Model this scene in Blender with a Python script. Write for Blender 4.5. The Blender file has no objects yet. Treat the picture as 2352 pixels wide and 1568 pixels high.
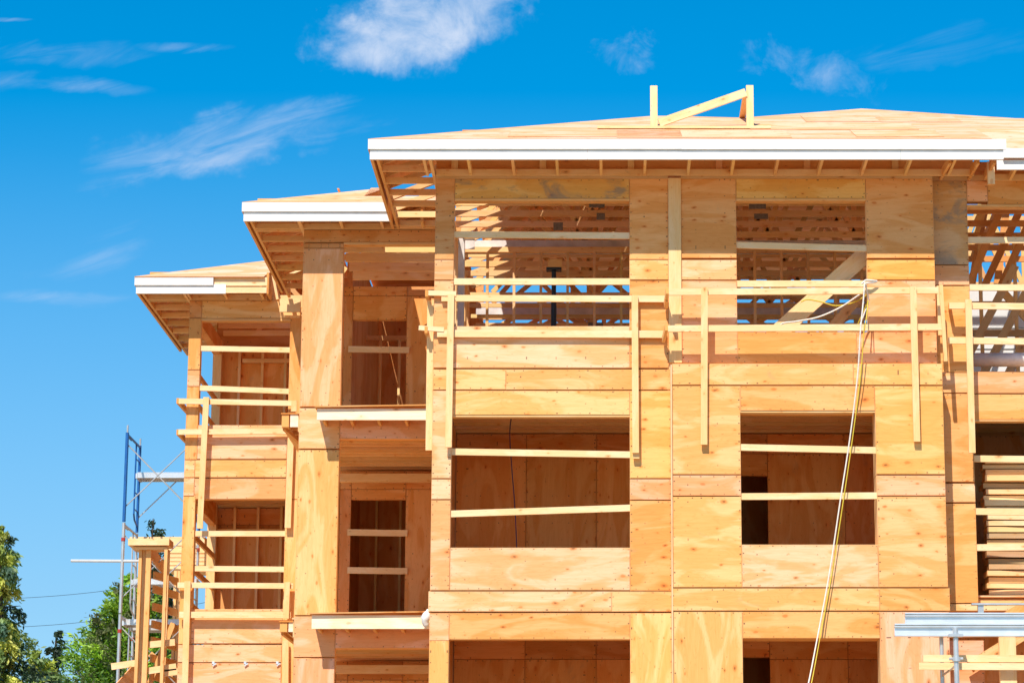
import bpy, math, random
from mathutils import Vector, Matrix
R = random.Random(7)
sc = bpy.context.scene
COL = sc.collection
# ------------------------------------------------------------------ camera model
F, CX, CY, HOR, EYE = 6154.0, 1400.0, 784.0, 1352.0, 1.6
TH = math.atan(HOR / F)
CT, ST = math.cos(TH), math.sin(TH)
def P(x, y, Y):
    a = (x - CX) / F; b = (CY - y) / F
    t = Y / (CT - b * ST)
    return a * t, (ST + b * CT) * t + EYE
def PX(x, y, Y): return P(x, y, Y)[0]
def PZ(y, Y): return P(CX, y, Y)[1]
def V(x, y, Y):
    X, Z = P(x, y, Y); return Vector((X, Y, Z))
cam_d = bpy.data.cameras.new('camera'); cam = bpy.data.objects.new('camera', cam_d); COL.objects.link(cam)
cam.location = (0, 0, EYE); cam.rotation_euler = (math.pi / 2 + TH, 0, 0)
cam_d.sensor_fit = 'HORIZONTAL'; cam_d.sensor_width = 36; cam_d.lens = 36 * F / 2352
cam_d.shift_x = -(CX - 1176) / 2352; cam_d.shift_y = 0
cam_d.clip_start = 0.5; cam_d.clip_end = 6000
sc.camera = cam
# ------------------------------------------------------------------ light
L = Vector((0.33, 1.0, -1.33)).normalized()
sun_d = bpy.data.lights.new('sun', 'SUN'); sun_d.energy = 4.5; sun_d.angle = math.radians(0.5); sun_d.color = (1, 0.93, 0.82)
sun = bpy.data.objects.new('sun', sun_d); COL.objects.link(sun); sun.rotation_euler = L.to_track_quat('-Z', 'Y').to_euler()
sun.location = (0, -20, 60)
w = bpy.data.worlds.new('World'); sc.world = w; w.use_nodes = True
nt = w.node_tree; N = nt.nodes; LK = nt.links
for n in list(N): N.remove(n)
class G:
    """small node helper"""
    def __init__(s, nt): s.nt = nt
    def n(s, t, **k):
        o = s.nt.nodes.new(t)
        for a, b in k.items(): setattr(o, a, b)
        return o
    def set(s, sock, v):
        if isinstance(v, bpy.types.NodeSocket): s.nt.links.new(v, sock)
        else: sock.default_value = v
    def m(s, op, a, b=0.0, c=None, clamp=False):
        o = s.n('ShaderNodeMath', operation=op, use_clamp=clamp)
        s.set(o.inputs[0], a); s.set(o.inputs[1], b)
        if c is not None: s.set(o.inputs[2], c)
        return o.outputs[0]
    def vm(s, op, a, b=None):
        o = s.n('ShaderNodeVectorMath', operation=op); s.set(o.inputs[0], a)
        if b is not None: s.set(o.inputs[1], b)
        return o.outputs[0]
    def sep(s, v): o = s.n('ShaderNodeSeparateXYZ'); s.set(o.inputs[0], v); return o.outputs
    def comb(s, x, y, z):
        o = s.n('ShaderNodeCombineXYZ'); s.set(o.inputs[0], x); s.set(o.inputs[1], y); s.set(o.inputs[2], z); return o.outputs[0]
    def noise(s, v, scale=1.0, detail=3.0, rough=0.5, dist=0.0):
        o = s.n('ShaderNodeTexNoise'); s.set(o.inputs['Vector'], v); o.inputs['Scale'].default_value = scale
        o.inputs['Detail'].default_value = detail; o.inputs['Roughness'].default_value = rough; o.inputs['Distortion'].default_value = dist
        return o.outputs[0]
    def rng(s, v, a, b, c=0.0, d=1.0, smooth=False):
        o = s.n('ShaderNodeMapRange'); o.interpolation_type = 'SMOOTHSTEP' if smooth else 'LINEAR'
        s.set(o.inputs[0], v); s.set(o.inputs[1], a); s.set(o.inputs[2], b); s.set(o.inputs[3], c); s.set(o.inputs[4], d); return o.outputs[0]
    def mix(s, f, a, b, mode='MIX'):
        o = s.n('ShaderNodeMix', data_type='RGBA', blend_type=mode)
        s.set(o.inputs[0], f); s.set(o.inputs[6], a); s.set(o.inputs[7], b); return o.outputs[2]
g = G(nt)
out = g.n('ShaderNodeOutputWorld'); bg = g.n('ShaderNodeBackground'); LK.new(bg.outputs[0], out.inputs[0])
sky = g.n('ShaderNodeTexSky', sky_type='NISHITA'); sky.sun_disc = False
toS = -L
sky.sun_elevation = math.asin(toS.z); sky.sun_rotation = math.atan2(toS.x, toS.y) % (2 * math.pi)
sky.air_density = 1.0; sky.dust_density = 0.0; sky.ozone_density = 3.0
hs = g.n('ShaderNodeHueSaturation'); LK.new(sky.outputs[0], hs.inputs['Color']); hs.inputs['Saturation'].default_value = 1.55
hs.inputs['Value'].default_value = 1.0; hs.inputs['Hue'].default_value = 0.492
tc = g.n('ShaderNodeTexCoord'); d = g.sep(tc.outputs['Generated'])
yy = g.m('MAXIMUM', d[1], 0.02)
cu = g.m('DIVIDE', d[0], yy); cv = g.m('DIVIDE', d[2], yy)
def uv(x, y): p = P(x, y, 1.0); return p[0], p[1] - EYE
wn = g.n('ShaderNodeTexNoise'); LK.new(g.comb(cu, cv, 4.7), wn.inputs['Vector']); wn.inputs['Scale'].default_value = 34; wn.inputs['Detail'].default_value = 5; wn.inputs['Roughness'].default_value = .6
ws = g.sep(wn.outputs['Color'])
def blob(x, y, rx, ry, ang=0.0, wp=None):
    wp = min(.03, ry * .00034) if wp is None else wp
    u0, v0 = uv(x, y); s_ = 1 / F
    du = g.m('ADD', g.m('SUBTRACT', cu, u0), g.m('MULTIPLY', g.m('SUBTRACT', ws[0], .5), wp * 1.5)); dv = g.m('ADD', g.m('SUBTRACT', cv, v0), g.m('MULTIPLY', g.m('SUBTRACT', ws[1], .5), wp))
    ca, sa = math.cos(math.radians(ang)), math.sin(math.radians(ang))
    a = g.m('DIVIDE', g.m('ADD', g.m('MULTIPLY', du, ca), g.m('MULTIPLY', dv, sa)), rx * s_)
    b = g.m('DIVIDE', g.m('SUBTRACT', g.m('MULTIPLY', dv, ca), g.m('MULTIPLY', du, sa)), ry * s_)
    q = g.m('ADD', g.m('MULTIPLY', a, a), g.m('MULTIPLY', b, b))
    return g.rng(q, 0.0, 1.0, 1.0, 0.0, smooth=False)
cc = g.comb(cu, cv, 0.37)
def addm(lst):
    o = lst[0]
    for l in lst[1:]: o = g.m('MAXIMUM', o, l)
    return o
n1 = g.noise(cc, 48, 8, 0.62, 0.4)
n2 = g.noise(g.comb(g.m('ADD', g.m('MULTIPLY', cu, 18), g.m('MULTIPLY', cv, 10)), g.m('SUBTRACT', g.m('MULTIPLY', cv, 95), g.m('MULTIPLY', cu, 26)), 1.3), 1.0, 6, 0.6, 0.8)
puff = addm([blob(960, 60, 290, 130, 6), blob(1080, 20, 180, 150, 20), blob(830, 105, 170, 90, 0)])
puffa = g.rng(g.m('ADD', g.m('MULTIPLY', puff, 0.85), g.m('MULTIPLY', g.m('SUBTRACT', n1, 0.5), 2.2)), -0.05, 1.35, 0.0, 0.95, smooth=True)
puffb = addm([g.m('MULTIPLY', blob(1450, 120, 110, 75, 10), 0.72), g.m('MULTIPLY', blob(1870, 155, 210, 95, -12), 0.55)])
puffba = g.rng(g.m('ADD', g.m('MULTIPLY', puffb, 0.7), g.m('MULTIPLY', g.m('SUBTRACT', n1, 0.5), 2.0)), 0.15, 1.1, 0.0, 0.55, smooth=True)
wisp = addm([blob(500, 330, 400, 85, 14), blob(600, 320, 170, 60, 25), g.m('MULTIPLY', blob(90, 118, 330, 42, -2), 0.5), g.m('MULTIPLY', blob(420, 108, 130, 16, 0), 0.5),
             g.m('MULTIPLY', blob(110, 192, 260, 30, -3), 0.55), g.m('MULTIPLY', blob(140, 686, 190, 24, -2), 0.55), g.m('MULTIPLY', blob(230, 570, 190, 60, 20), 0.45),
             g.m('MULTIPLY', blob(830, 285, 130, 26, 14), 0.5), g.m('MULTIPLY', blob(2150, 110, 260, 60, 8), 0.22), g.m('MULTIPLY', blob(20, 45, 70, 7, 0), 0.8)])
wispa = g.rng(g.m('ADD', g.m('MULTIPLY', wisp, 0.55), g.m('MULTIPLY', g.m('SUBTRACT', n2, 0.5), 2.3)), -0.1, 1.5, 0.0, 0.62, smooth=True)
wispa = g.m('MULTIPLY', wispa, g.rng(wisp, 0.0, 0.6))
puffa = g.m('MULTIPLY', puffa, g.rng(puff, 0.0, 0.45)); puffba = g.m('MULTIPLY', puffba, g.rng(puffb, 0.0, 0.2))
alpha = g.m('MAXIMUM', puffa, g.m('MAXIMUM', puffba, wispa))
lowv = g.rng(cv, 0.12, 0.32, 1.0, 0.0)
skyc = g.mix(g.m('MULTIPLY', lowv, 0.62), hs.outputs[0], (1.75, 3.25, 5.1, 1))
fin = g.mix(alpha, skyc, (4.3, 4.9, 6.0, 1))
LK.new(fin, bg.inputs[0]); bg.inputs[1].default_value = 0.118
sc.view_settings.view_transform = 'Standard'; sc.view_settings.look = 'None'; sc.view_settings.exposure = 0.44; sc.view_settings.gamma = 1
sc.render.engine = 'CYCLES'; sc.cycles.max_bounces = 8; sc.cycles.diffuse_bounces = 5; sc.cycles.use_denoising = True
# ------------------------------------------------------------------ materials
def wood(name, knots=0.6, blotch=0.6, nails=1.0, rough=0.7, plies=True, streak=0.5, HUE=(1.0, 0.825, 0.62, 1), stain=(0.62, 0.80, 0.42)):
    m = bpy.data.materials.new(name); m.use_nodes = True; nt = m.node_tree
    for n in list(nt.nodes): nt.nodes.remove(n)
    g = G(nt)
    out = g.n('ShaderNodeOutputMaterial'); bs = g.n('ShaderNodeBsdfPrincipled'); nt.links.new(bs.outputs[0], out.inputs[0])
    gc = g.n('ShaderNodeAttribute', attribute_name='gc').outputs['Vector']
    sz = g.sep(g.n('ShaderNodeAttribute', attribute_name='sz').outputs['Vector'])
    tint = g.mix(1.0, g.n('ShaderNodeAttribute', attribute_name='tint').outputs['Color'], HUE, 'MULTIPLY')
    s = g.sep(gc)
    zz = g.m('MULTIPLY', s[2], 53.7)
    # blotches of lighter and deeper veneer
    b1 = g.noise(g.comb(g.m('MULTIPLY', s[0], 0.75), g.m('MULTIPLY', s[1], 2.6), zz), 1.0, 4, 0.5, 1.4)
    edge = g.rng(b1, 0.44, 0.57, smooth=True)
    # cathedral grain
    wv = g.noise(g.comb(g.m('MULTIPLY', s[0], 0.8), g.m('MULTIPLY', s[1], 5.0), g.m('ADD', zz, 9.0)), 1.0, 2, 0.5, 0.5)
    bands = g.m('FRACT', g.m('MULTIPLY', wv, 17.0))
    bands = g.m('ABSOLUTE', g.m('SUBTRACT', bands, 0.5))
    fine = g.noise(g.comb(g.m('MULTIPLY', s[0], 5.0), g.m('MULTIPLY', s[1], 110.0), zz), 1.0, 3, 0.6, 0.0)
    mid = g.noise(g.comb(g.m('MULTIPLY', s[0], 2.0), g.m('MULTIPLY', s[1], 28.0), zz), 1.0, 4, 0.6, 0.4)
    # knots
    kv = g.n('ShaderNodeTexVoronoi', feature='F1', voronoi_dimensions='2D'); kv.inputs['Scale'].default_value = 1.0; kv.inputs['Randomness'].default_value = 0.9
    kd = g.noise(g.comb(g.m('MULTIPLY', s[0], 9), g.m('MULTIPLY', s[1], 9), zz), 1.0, 2)
    g.set(kv.inputs['Vector'], g.comb(g.m('ADD', g.m('ADD', g.m('MULTIPLY', s[0], 2.6), zz), g.m('MULTIPLY', kd, 0.10)), g.m('ADD', g.m('MULTIPLY', s[1], 5.0), g.m('MULTIPLY', kd, 0.16)), zz))
    krand = g.sep(kv.outputs['Color'])[0]
    kr = g.m('MULTIPLY', g.rng(krand, 0.25, 1.0, 0.02, 0.15), g.rng(g.noise(g.comb(g.m('MULTIPLY', s[0], 1.3), g.m('MULTIPLY', s[1], 1.3), zz), 1.0, 1), 0.35, 0.65, 0.35, 1.5))
    k = g.rng(g.m('DIVIDE', kv.outputs['Distance'], kr), 0.35, 1.0, 1.0, 0.0, smooth=True)
    kcore = g.rng(g.m('DIVIDE', kv.outputs['Distance'], kr), 0.1, 0.42, 1.0, 0.0, smooth=True)
    khalo = g.rng(g.m('DIVIDE', kv.outputs['Distance'], kr), 0.6, 2.6, 1.0, 0.0, smooth=True)
    deep = g.mix(1.0, tint, (0.93, 0.76, 0.55, 1), 'MULTIPLY')
    pale = g.mix(1.0, tint, (1.08, 1.22, 1.6, 1), 'MULTIPLY')
    c = g.mix(g.m('MULTIPLY', edge, blotch), g.mix(0.35, tint, deep), pale)
    c = g.mix(g.m('MULTIPLY', g.rng(mid, 0.35, 0.7), streak), c, g.mix(1.0, c, (0.90, 0.78, 0.62, 1), 'MULTIPLY'))
    c = g.mix(g.m('MULTIPLY', g.rng(bands, 0.30, 0.5), streak * 0.55), c, g.mix(1.0, c, (0.88, 0.74, 0.56, 1), 'MULTIPLY'))
    c = g.mix(g.m('MULTIPLY', g.rng(fine, 0.5, 0.8), 0.35), c, g.mix(1.0, c, (0.82, 0.68, 0.5, 1), 'MULTIPLY'))
    ks = g.m('MULTIPLY', g.rng(krand, 0.3, 0.5), knots)
    c = g.mix(g.m('MULTIPLY', khalo, g.m('MULTIPLY', ks, 0.35)), c, g.mix(1.0, c, (0.95, 0.74, 0.52, 1), 'MULTIPLY'))
    c = g.mix(g.m('MULTIPLY', k, ks), c, g.mix(1.0, tint, (0.78, 0.46, 0.26, 1), 'MULTIPLY'))
    c = g.mix(g.m('MULTIPLY', g.m('MULTIPLY', kcore, g.rng(krand, 0.7, 0.8)), ks), c, g.mix(1.0, tint, (0.30, 0.18, 0.12, 1), 'MULTIPLY'))
    # grey weather stains, sparse
    st = g.noise(g.comb(g.m('MULTIPLY', s[0], 1.6), g.m('MULTIPLY', s[1], 2.4), g.m('ADD', zz, 31.0)), 1.0, 6, 0.65, 0.6)
    c = g.mix(g.m('MULTIPLY', g.rng(st, stain[0], stain[1], smooth=True), stain[2]), c, (0.24, 0.20, 0.16, 1))
    pk = g.noise(g.comb(g.m('MULTIPLY', s[0], 14.0), g.m('MULTIPLY', s[1], 55.0), g.m('ADD', zz, 12.0)), 1.0, 2, 0.5)
    c = g.mix(g.m('MULTIPLY', g.rng(pk, 0.70, 0.76), 0.6), c, g.mix(1.0, tint, (0.45, 0.27, 0.16, 1), 'MULTIPLY'))
    if nails > 0:
        def dashes(pos, along, d0, sp, ww):
            # dash where |pos-d0|<ww and frac(along/sp) small
            a = g.m('LESS_THAN', g.m('ABSOLUTE', g.m('SUBTRACT', pos, d0)), ww)
            jj = g.noise(g.comb(g.m('MULTIPLY', along, 6.0), zz, 0.0), 1.0, 1)
            f = g.m('FRACT', g.m('ADD', g.m('DIVIDE', along, sp), g.m('MULTIPLY', jj, 0.9)))
            return g.m('MULTIPLY', a, g.m('LESS_THAN', f, 0.016 / sp))
        ev = g.m('MINIMUM', s[1], g.m('SUBTRACT', sz[1], s[1])); eu = g.m('MINIMUM', s[0], g.m('SUBTRACT', sz[0], s[0]))
        nl = g.m('MAXIMUM', dashes(ev, s[0], 0.018, 0.15, 0.008), dashes(eu, s[1], 0.018, 0.12, 0.010))
        nl = g.m('MAXIMUM', nl, dashes(g.m('MODULO', s[0], 0.406), s[1], 0.2, 0.25, 0.008))
        nm_ = g.rng(g.noise(g.comb(g.m('MULTIPLY', s[0], 3.1), g.m('MULTIPLY', s[1], 3.1), g.m('ADD', zz, 77.0)), 1.0, 2), 0.38, 0.62)
        c = g.mix(g.m('MULTIPLY', nl, g.m('MULTIPLY', nm_, 0.85 * nails)), c, (0.10, 0.05, 0.03, 1))
        wr = g.rng(g.m('MINIMUM', ev, eu), 0.0, 0.012, 0.45, 0.0)
        c = g.mix(g.m('MULTIPLY', wr, g.rng(mid, 0.3, 0.6)), c, g.mix(1.0, c, (0.6, 0.48, 0.36, 1), 'MULTIPLY'))
    endc = g.mix(1.0, tint, (0.92, 0.66, 0.42, 1), 'MULTIPLY')
    c = g.mix(sz[2], c, endc)
    nt.links.new(c, bs.inputs['Base Color']); bs.inputs['Roughness'].default_value = rough
    bs.inputs['Specular IOR Level'].default_value = 0.25
    bp = g.n('ShaderNodeBump'); bp.inputs['Strength'].default_value = 0.35; bp.inputs['Distance'].default_value = 0.004
    nt.links.new(mid, bp.inputs['Height']); nt.links.new(bp.outputs[0], bs.inputs['Normal'])
    return m
PLY = wood('plywood', 0.8, 0.85, 1.0)
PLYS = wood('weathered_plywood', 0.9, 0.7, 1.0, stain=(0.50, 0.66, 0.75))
LUM = wood('sawn_lumber', 0.6, 0.3, 0.0, 0.65, streak=0.4, HUE=(1.0, 0.92, 0.80, 1))
def plain(name, col, rough=0.6, metal=0.0, var=0.12, scale=6.0, col2=None, bump=0.0):
    m = bpy.data.materials.new(name); m.use_nodes = True; nt = m.node_tree; g = G(nt)
    bs = nt.nodes['Principled BSDF']
    tc = g.n('ShaderNodeTexCoord'); n = g.noise(tc.outputs['Object'], scale, 5, 0.6)
    c2 = col2 or tuple(v * (1 - 2.2 * var) for v in col)
    c = g.mix(g.rng(n, 0.35, 0.7), (*col, 1), (*c2, 1)); nt.links.new(c, bs.inputs['Base Color'])
    bs.inputs['Roughness'].default_value = rough; bs.inputs['Metallic'].default_value = metal
    if bump:
        bp = g.n('ShaderNodeBump'); bp.inputs['Strength'].default_value = bump; bp.inputs['Distance'].default_value = 0.02
        nt.links.new(n, bp.inputs['Height']); nt.links.new(bp.outputs[0], bs.inputs['Normal'])
    return m
WHITE = plain('primed_white_board', (0.80, 0.79, 0.77), 0.55, var=0.06, scale=5)
WRAP = plain('house_wrap', (0.74, 0.75, 0.76), 0.5, var=0.06, scale=2)
BLUE = plain('blue_paint', (0.01, 0.12, 0.42), 0.4, var=0.15, scale=8)
GALV = plain('galvanised_steel', (0.62, 0.63, 0.64), 0.38, 0.55, 0.12, 5)
ALU = plain('aluminium', (0.78, 0.79, 0.81), 0.33, 0.45, 0.08, 3)
RED = plain('red_paint', (0.5, 0.04, 0.03), 0.5)
BLACK = plain('black_steel', (0.012, 0.012, 0.014), 0.5)
PLATE = plain('truss_plate', (0.26, 0.24, 0.22), 0.5, 0.3, 0.2, 40)
ROPEW = plain('white_rope', (0.80, 0.74, 0.66), 0.7, var=0.1, scale=30)
ROPEY = plain('yellow_cord', (0.70, 0.52, 0.04), 0.6, var=0.08, scale=20)
CABB = plain('blue_black_cable', (0.02, 0.03, 0.10), 0.5)
PAPER = plain('plastic_film', (0.80, 0.76, 0.74), 0.35, var=0.14, scale=4)
EARTH = plain('site_earth', (0.46, 0.32, 0.18), 0.95, var=0.2, scale=0.6, bump=0.4)
BARK = plain('bark', (0.10, 0.065, 0.04), 0.9, var=0.25, scale=9, bump=0.5)
def leafmat(name):
    m = bpy.data.materials.new(name); m.use_nodes = True; nt = m.node_tree; g = G(nt)
    bs = nt.nodes['Principled BSDF']; t = g.n('ShaderNodeAttribute', attribute_name='tint').outputs['Color']
    nt.links.new(t, bs.inputs['Base Color']); bs.inputs['Roughness'].default_value = 0.55
    tr = g.n('ShaderNodeBsdfTranslucent'); nt.links.new(g.mix(1.0, t, (1.5, 1.6, 0.7, 1), 'MULTIPLY'), tr.inputs[0])
    mx = g.n('ShaderNodeMixShader'); mx.inputs[0].default_value = 0.3
    nt.links.new(bs.outputs[0], mx.inputs[1]); nt.links.new(tr.outputs[0], mx.inputs[2])
    nt.links.new(mx.outputs[0], nt.nodes['Material Output'].inputs[0]); return m
LEAF = leafmat('foliage')
# ------------------------------------------------------------------ tints
def jit(c, a=0.05):
    k = 1 + R.uniform(-a, a); return tuple(min(0.95, v * k * (1 + R.uniform(-a, a) * 0.5)) for v in c)
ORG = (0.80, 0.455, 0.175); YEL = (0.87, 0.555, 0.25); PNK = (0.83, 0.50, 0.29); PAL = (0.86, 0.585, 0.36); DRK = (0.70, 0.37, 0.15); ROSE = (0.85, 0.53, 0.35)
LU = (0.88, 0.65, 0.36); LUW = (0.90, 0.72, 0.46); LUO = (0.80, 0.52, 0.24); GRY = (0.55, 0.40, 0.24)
PT = [ORG, YEL, PNK, PAL, ORG]
# ------------------------------------------------------------------ mesh builder
class MB:
    def __init__(s): s.v = []; s.f = []; s.gc = []; s.sz = []; s.t = []
    def obox(s, c, ax, h, tint=LU, faces=None):
        """c centre, ax three unit vectors (grain, b, c), h half sizes"""
        seed = R.random(); c = Vector(c); b0 = len(s.v)
        for i in (-1, 1):
            for j in (-1, 1):
                for k in (-1, 1): s.v.append(c + ax[0] * (i * h[0]) + ax[1] * (j * h[1]) + ax[2] * (k * h[2]))
        ix = lambda i, j, k: b0 + (i > 0) * 4 + (j > 0) * 2 + (k > 0)
        for a in range(3):
            for sg in (-1, 1):
                o = [q for q in range(3) if q != a]
                loop = [(-1, -1), (1, -1), (1, 1), (-1, 1)]
                idx = []; gcs = []
                for (p, q) in loop:
                    e = [0, 0, 0]; e[a] = sg; e[o[0]] = p; e[o[1]] = q
                    idx.append(ix(*e)); gcs.append(((p + 1) * h[o[0]], (q + 1) * h[o[1]], seed))
                nrm = ax[o[0]].cross(ax[o[1]]).dot(ax[a]) * sg
                if nrm < 0: idx.reverse(); gcs.reverse()
                s.f.append(idx); s.gc += gcs; s.sz += [(2 * h[o[0]], 2 * h[o[1]], 1.0 if a == 0 else 0.0)] * 4; s.t.append(tint)
    def box(s, x0, x1, y0, y1, z0, z1, tint=LU, grain='x'):
        X, Y, Z = Vector((1, 0, 0)), Vector((0, 1, 0)), Vector((0, 0, 1))
        hx, hy, hz = (x1 - x0) / 2, (y1 - y0) / 2, (z1 - z0) / 2; c = ((x0 + x1) / 2, (y0 + y1) / 2, (z0 + z1) / 2)
        if grain == 'x': s.obox(c, (X, Y, Z), (hx, hy, hz), tint)
        elif grain == 'z': s.obox(c, (Z, X, Y), (hz, hx, hy), tint)
        else: s.obox(c, (Y, Z, X), (hy, hz, hx), tint)
    def beam(s, p0, p1, wd, ht, tint=LU, up=(0, 0, 1)):
        p0, p1 = Vector(p0), Vector(p1); a = (p1 - p0); l = a.length; a.normalize()
        u = Vector(up); sd = a.cross(u)
        if sd.length < 1e-4: sd = a.cross(Vector((0, 1, 0)))
        sd.normalize(); u = sd.cross(a).normalized()
        s.obox((p0 + p1) / 2, (a, sd, u), (l / 2, wd / 2, ht / 2), tint)
    def poly(s, pts, thick, tint=PAL, grain=(1, 0, 0), n=None):
        pts = [Vector(p) for p in pts]; nn = (pts[1] - pts[0]).cross(pts[2] - pts[0]).normalized()
        if nn.z < 0: pts.reverse(); nn = -nn
        ga = Vector(grain); ga = (ga - nn * ga.dot(nn)).normalized(); gb = nn.cross(ga); seed = R.random(); b0 = len(s.v); k = len(pts)
        s.v += pts + [p - nn * thick for p in pts]
        cr = lambda p: (p.dot(ga) + 50, p.dot(gb) + 50, seed)
        def add(idx, fl=0.0):
            s.f.append([b0 + i for i in idx]); s.gc += [cr(s.v[b0 + i]) for i in idx]; s.sz += [(500., 500., fl)] * len(idx); s.t.append(tint)
        add(list(range(k))); add([k + i for i in reversed(range(k))])
        for i in range(k):
            j = (i + 1) % k; add([i, k + i, k + j, j], 0.6)
    def tube(s, pts, r, tint=LU, n=8):
        pts = [Vector(p) for p in pts]; b0 = len(s.v); seed = R.random()
        for i, p in enumerate(pts):
            t = (pts[min(i + 1, len(pts) - 1)] - pts[max(i - 1, 0)]).normalized()
            a = t.cross(Vector((0.13, 0.31, 0.94))); a = a.normalized() if a.length > 1e-3 else Vector((1, 0, 0)); b = t.cross(a)
            rr = r[i] if isinstance(r, (list, tuple)) else r
            for k in range(n):
                q = 2 * math.pi * k / n; s.v.append(p + a * (rr * math.cos(q)) + b * (rr * math.sin(q)))
        def add(idx):
            s.f.append(idx); s.gc += [(0.0, 0.0, seed)] * len(idx); s.sz += [(500., 500., 0.)] * len(idx); s.t.append(tint)
        for i in range(len(pts) - 1):
            for k in range(n):
                k2 = (k + 1) % n; add([b0 + i * n + k, b0 + i * n + k2, b0 + (i + 1) * n + k2, b0 + (i + 1) * n + k])
        add([b0 + k for k in reversed(range(n))]); add([b0 + (len(pts) - 1) * n + k for k in range(n)])
    def each(s, name, mat, parent=None):
        for i in range(0, len(s.v) // 8):
            q = MB(); q.v = s.v[i * 8:i * 8 + 8]; q.f = [[k - i * 8 for k in f] for f in s.f[i * 6:i * 6 + 6]]
            q.gc = s.gc[i * 24:i * 24 + 24]; q.sz = s.sz[i * 24:i * 24 + 24]; q.t = s.t[i * 6:i * 6 + 6]; q.build(name, mat, parent)
    def build(s, name, mat, parent=None, smooth=False):
        me = bpy.data.meshes.new(name); me.from_pydata([tuple(v) for v in s.v], [], s.f)
        a = me.attributes.new('gc', 'FLOAT_VECTOR', 'CORNER'); a.data.foreach_set('vector', [q for c in s.gc for q in c])
        a = me.attributes.new('sz', 'FLOAT_VECTOR', 'CORNER'); a.data.foreach_set('vector', [q for c in s.sz for q in c])
        a = me.attributes.new('tint', 'FLOAT_COLOR', 'CORNER')
        fl = []
        for f, t in zip(s.f, s.t): fl += [t[0], t[1], t[2], 1.0] * len(f)
        a.data.foreach_set('color', fl)
        if smooth:
            me.polygons.foreach_set('use_smooth', [True] * len(me.polygons))
        me.materials.append(mat); me.update()
        o = bpy.data.objects.new(name, me); COL.objects.link(o)
        if parent is not None:
            o.parent = parent; o.matrix_parent_inverse = Matrix.Translation(-rootpos(parent))
        return o
def rootpos(p):
    v = Vector((0, 0, 0))
    while p is not None:
        v += Vector(p.location); 
        if p.type == 'EMPTY' and p.parent is None: return Vector(p.location)
        p = p.parent
        if p is None: return v * 0 + v
    return v
def thing(name, label, cat, loc=(0, 0, 0), group=None):
    o = bpy.data.objects.new(name, None); COL.objects.link(o); o.location = loc; o.empty_display_size = 0.3
    o['label'] = label; o['category'] = cat
    if group: o['group'] = group
    return o
def tag(o, label, cat, group=None):
    o['label'] = label; o['category'] = cat
    if group: o['group'] = group
    return o
def sub(name, mb, mat, parent):    # sub-part: parent is a mesh part whose origin is at its root's location
    return mb.build(name, mat, parent)
# ------------------------------------------------------------------ ground
mb = MB(); mb.v = [Vector((-900, -200, 0)), Vector((900, -200, 0)), Vector((900, 2500, 0)), Vector((-900, 2500, 0))]
mb.f = [[0, 1, 2, 3]]; mb.gc = [(0, 0, 0)] * 4; mb.sz = [(1, 1, 0)] * 4; mb.t = [LU]
o = mb.build('ground', EARTH); o['kind'] = 'structure'
# ------------------------------------------------------------------ building
B = thing('apartment_building', 'unfinished plywood and timber framed apartment building with white fascia boards and open balconies', 'building')
YL, YR, YQ, Y2, Y3 = 36.0, 35.75, 36.25, 38.92, 43.53       # wall planes
YB, YB2, YB3 = 39.3, 42.6, 46.5                            # balcony back walls
XA = -2.42; XB = PX(1038, 957, YL); XC = 0.277; XD = PX(1535, 500, YL); XE = PX(1564, 500, YL)
XD3 = PX(1543, 1100, YL)
XW0 = PX(1691, 500, YL); XW1 = PX(1989, 500, YL); XG = PX(2144, 500, YL)
XR0 = PX(1545, 1100, YR); XO0 = PX(1701, 1000, YR); XO1 = PX(2011, 1000, YR); XR1 = PX(2171, 1100, YR)
XQ0 = XG - 0.1; XQ1 = PX(2222, 500, YQ)
ZF = [EYE + 7.517 - 3.051 * k for k in range(4)]            # top of floor band (4th, 3rd, 2nd)
FR = {}                                                     # wall frames per bay
def panel(x0, x1, yt, yb, Y, tint, gr='x', frame='main', T=0.012, dep=0.14, gap=0.0035, fr=True, name='wall_panel', zc=None, mat=None):
    """one sheet of plywood, x in metres, y in photo rows on plane Y"""
    zt = PZ(yt, Y) if not zc else zc[1]; zb = PZ(yb, Y) if not zc else zc[0]
    m = MB(); jy = R.uniform(0, 0.004); gp = gap * R.uniform(0.5, 1.6)
    m.box(x0 + gap, x1 - gap, Y - T - jy, Y - 0.001, zb + gp, zt - gp, jit(tint), gr)
    m.build(name, mat or PLY, B)
    if fr: FR.setdefault(frame, MB()).box(x0, x1, Y, Y + dep, zb, zt, LU, 'z')
def beamD(m, x0, y0, x1, y1, Y, wd, ht, tint=LU, Yb=None):
    a = V(x0, y0, Y); b = V(x1, y1, Yb or Y); m.beam(a, b, wd, ht, tint)
# --- main left block
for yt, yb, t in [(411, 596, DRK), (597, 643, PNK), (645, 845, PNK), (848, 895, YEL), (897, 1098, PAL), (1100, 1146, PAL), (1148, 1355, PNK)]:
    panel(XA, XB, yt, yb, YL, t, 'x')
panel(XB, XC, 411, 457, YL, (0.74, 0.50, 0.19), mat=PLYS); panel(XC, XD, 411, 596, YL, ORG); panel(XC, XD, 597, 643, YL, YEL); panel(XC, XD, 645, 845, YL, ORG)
panel(XB, XC, 749, 845, YL, PAL)
xs = PX(1162, 870, YL); panel(XB, xs, 848, 895, YL, YEL); panel(xs, XD3, 848, 895, YL, YEL)
panel(XB, XC, 897, 953, YL, YEL); panel(XC, XD3, 897, 1098, YL, (0.88, 0.56, 0.20)); panel(XC, XD3, 1100, 1147, YL, PNK); panel(XC, XD3, 1149, 1356, YL, ORG)
panel(XB, XC, 1257, 1355, YL, PAL)
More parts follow.
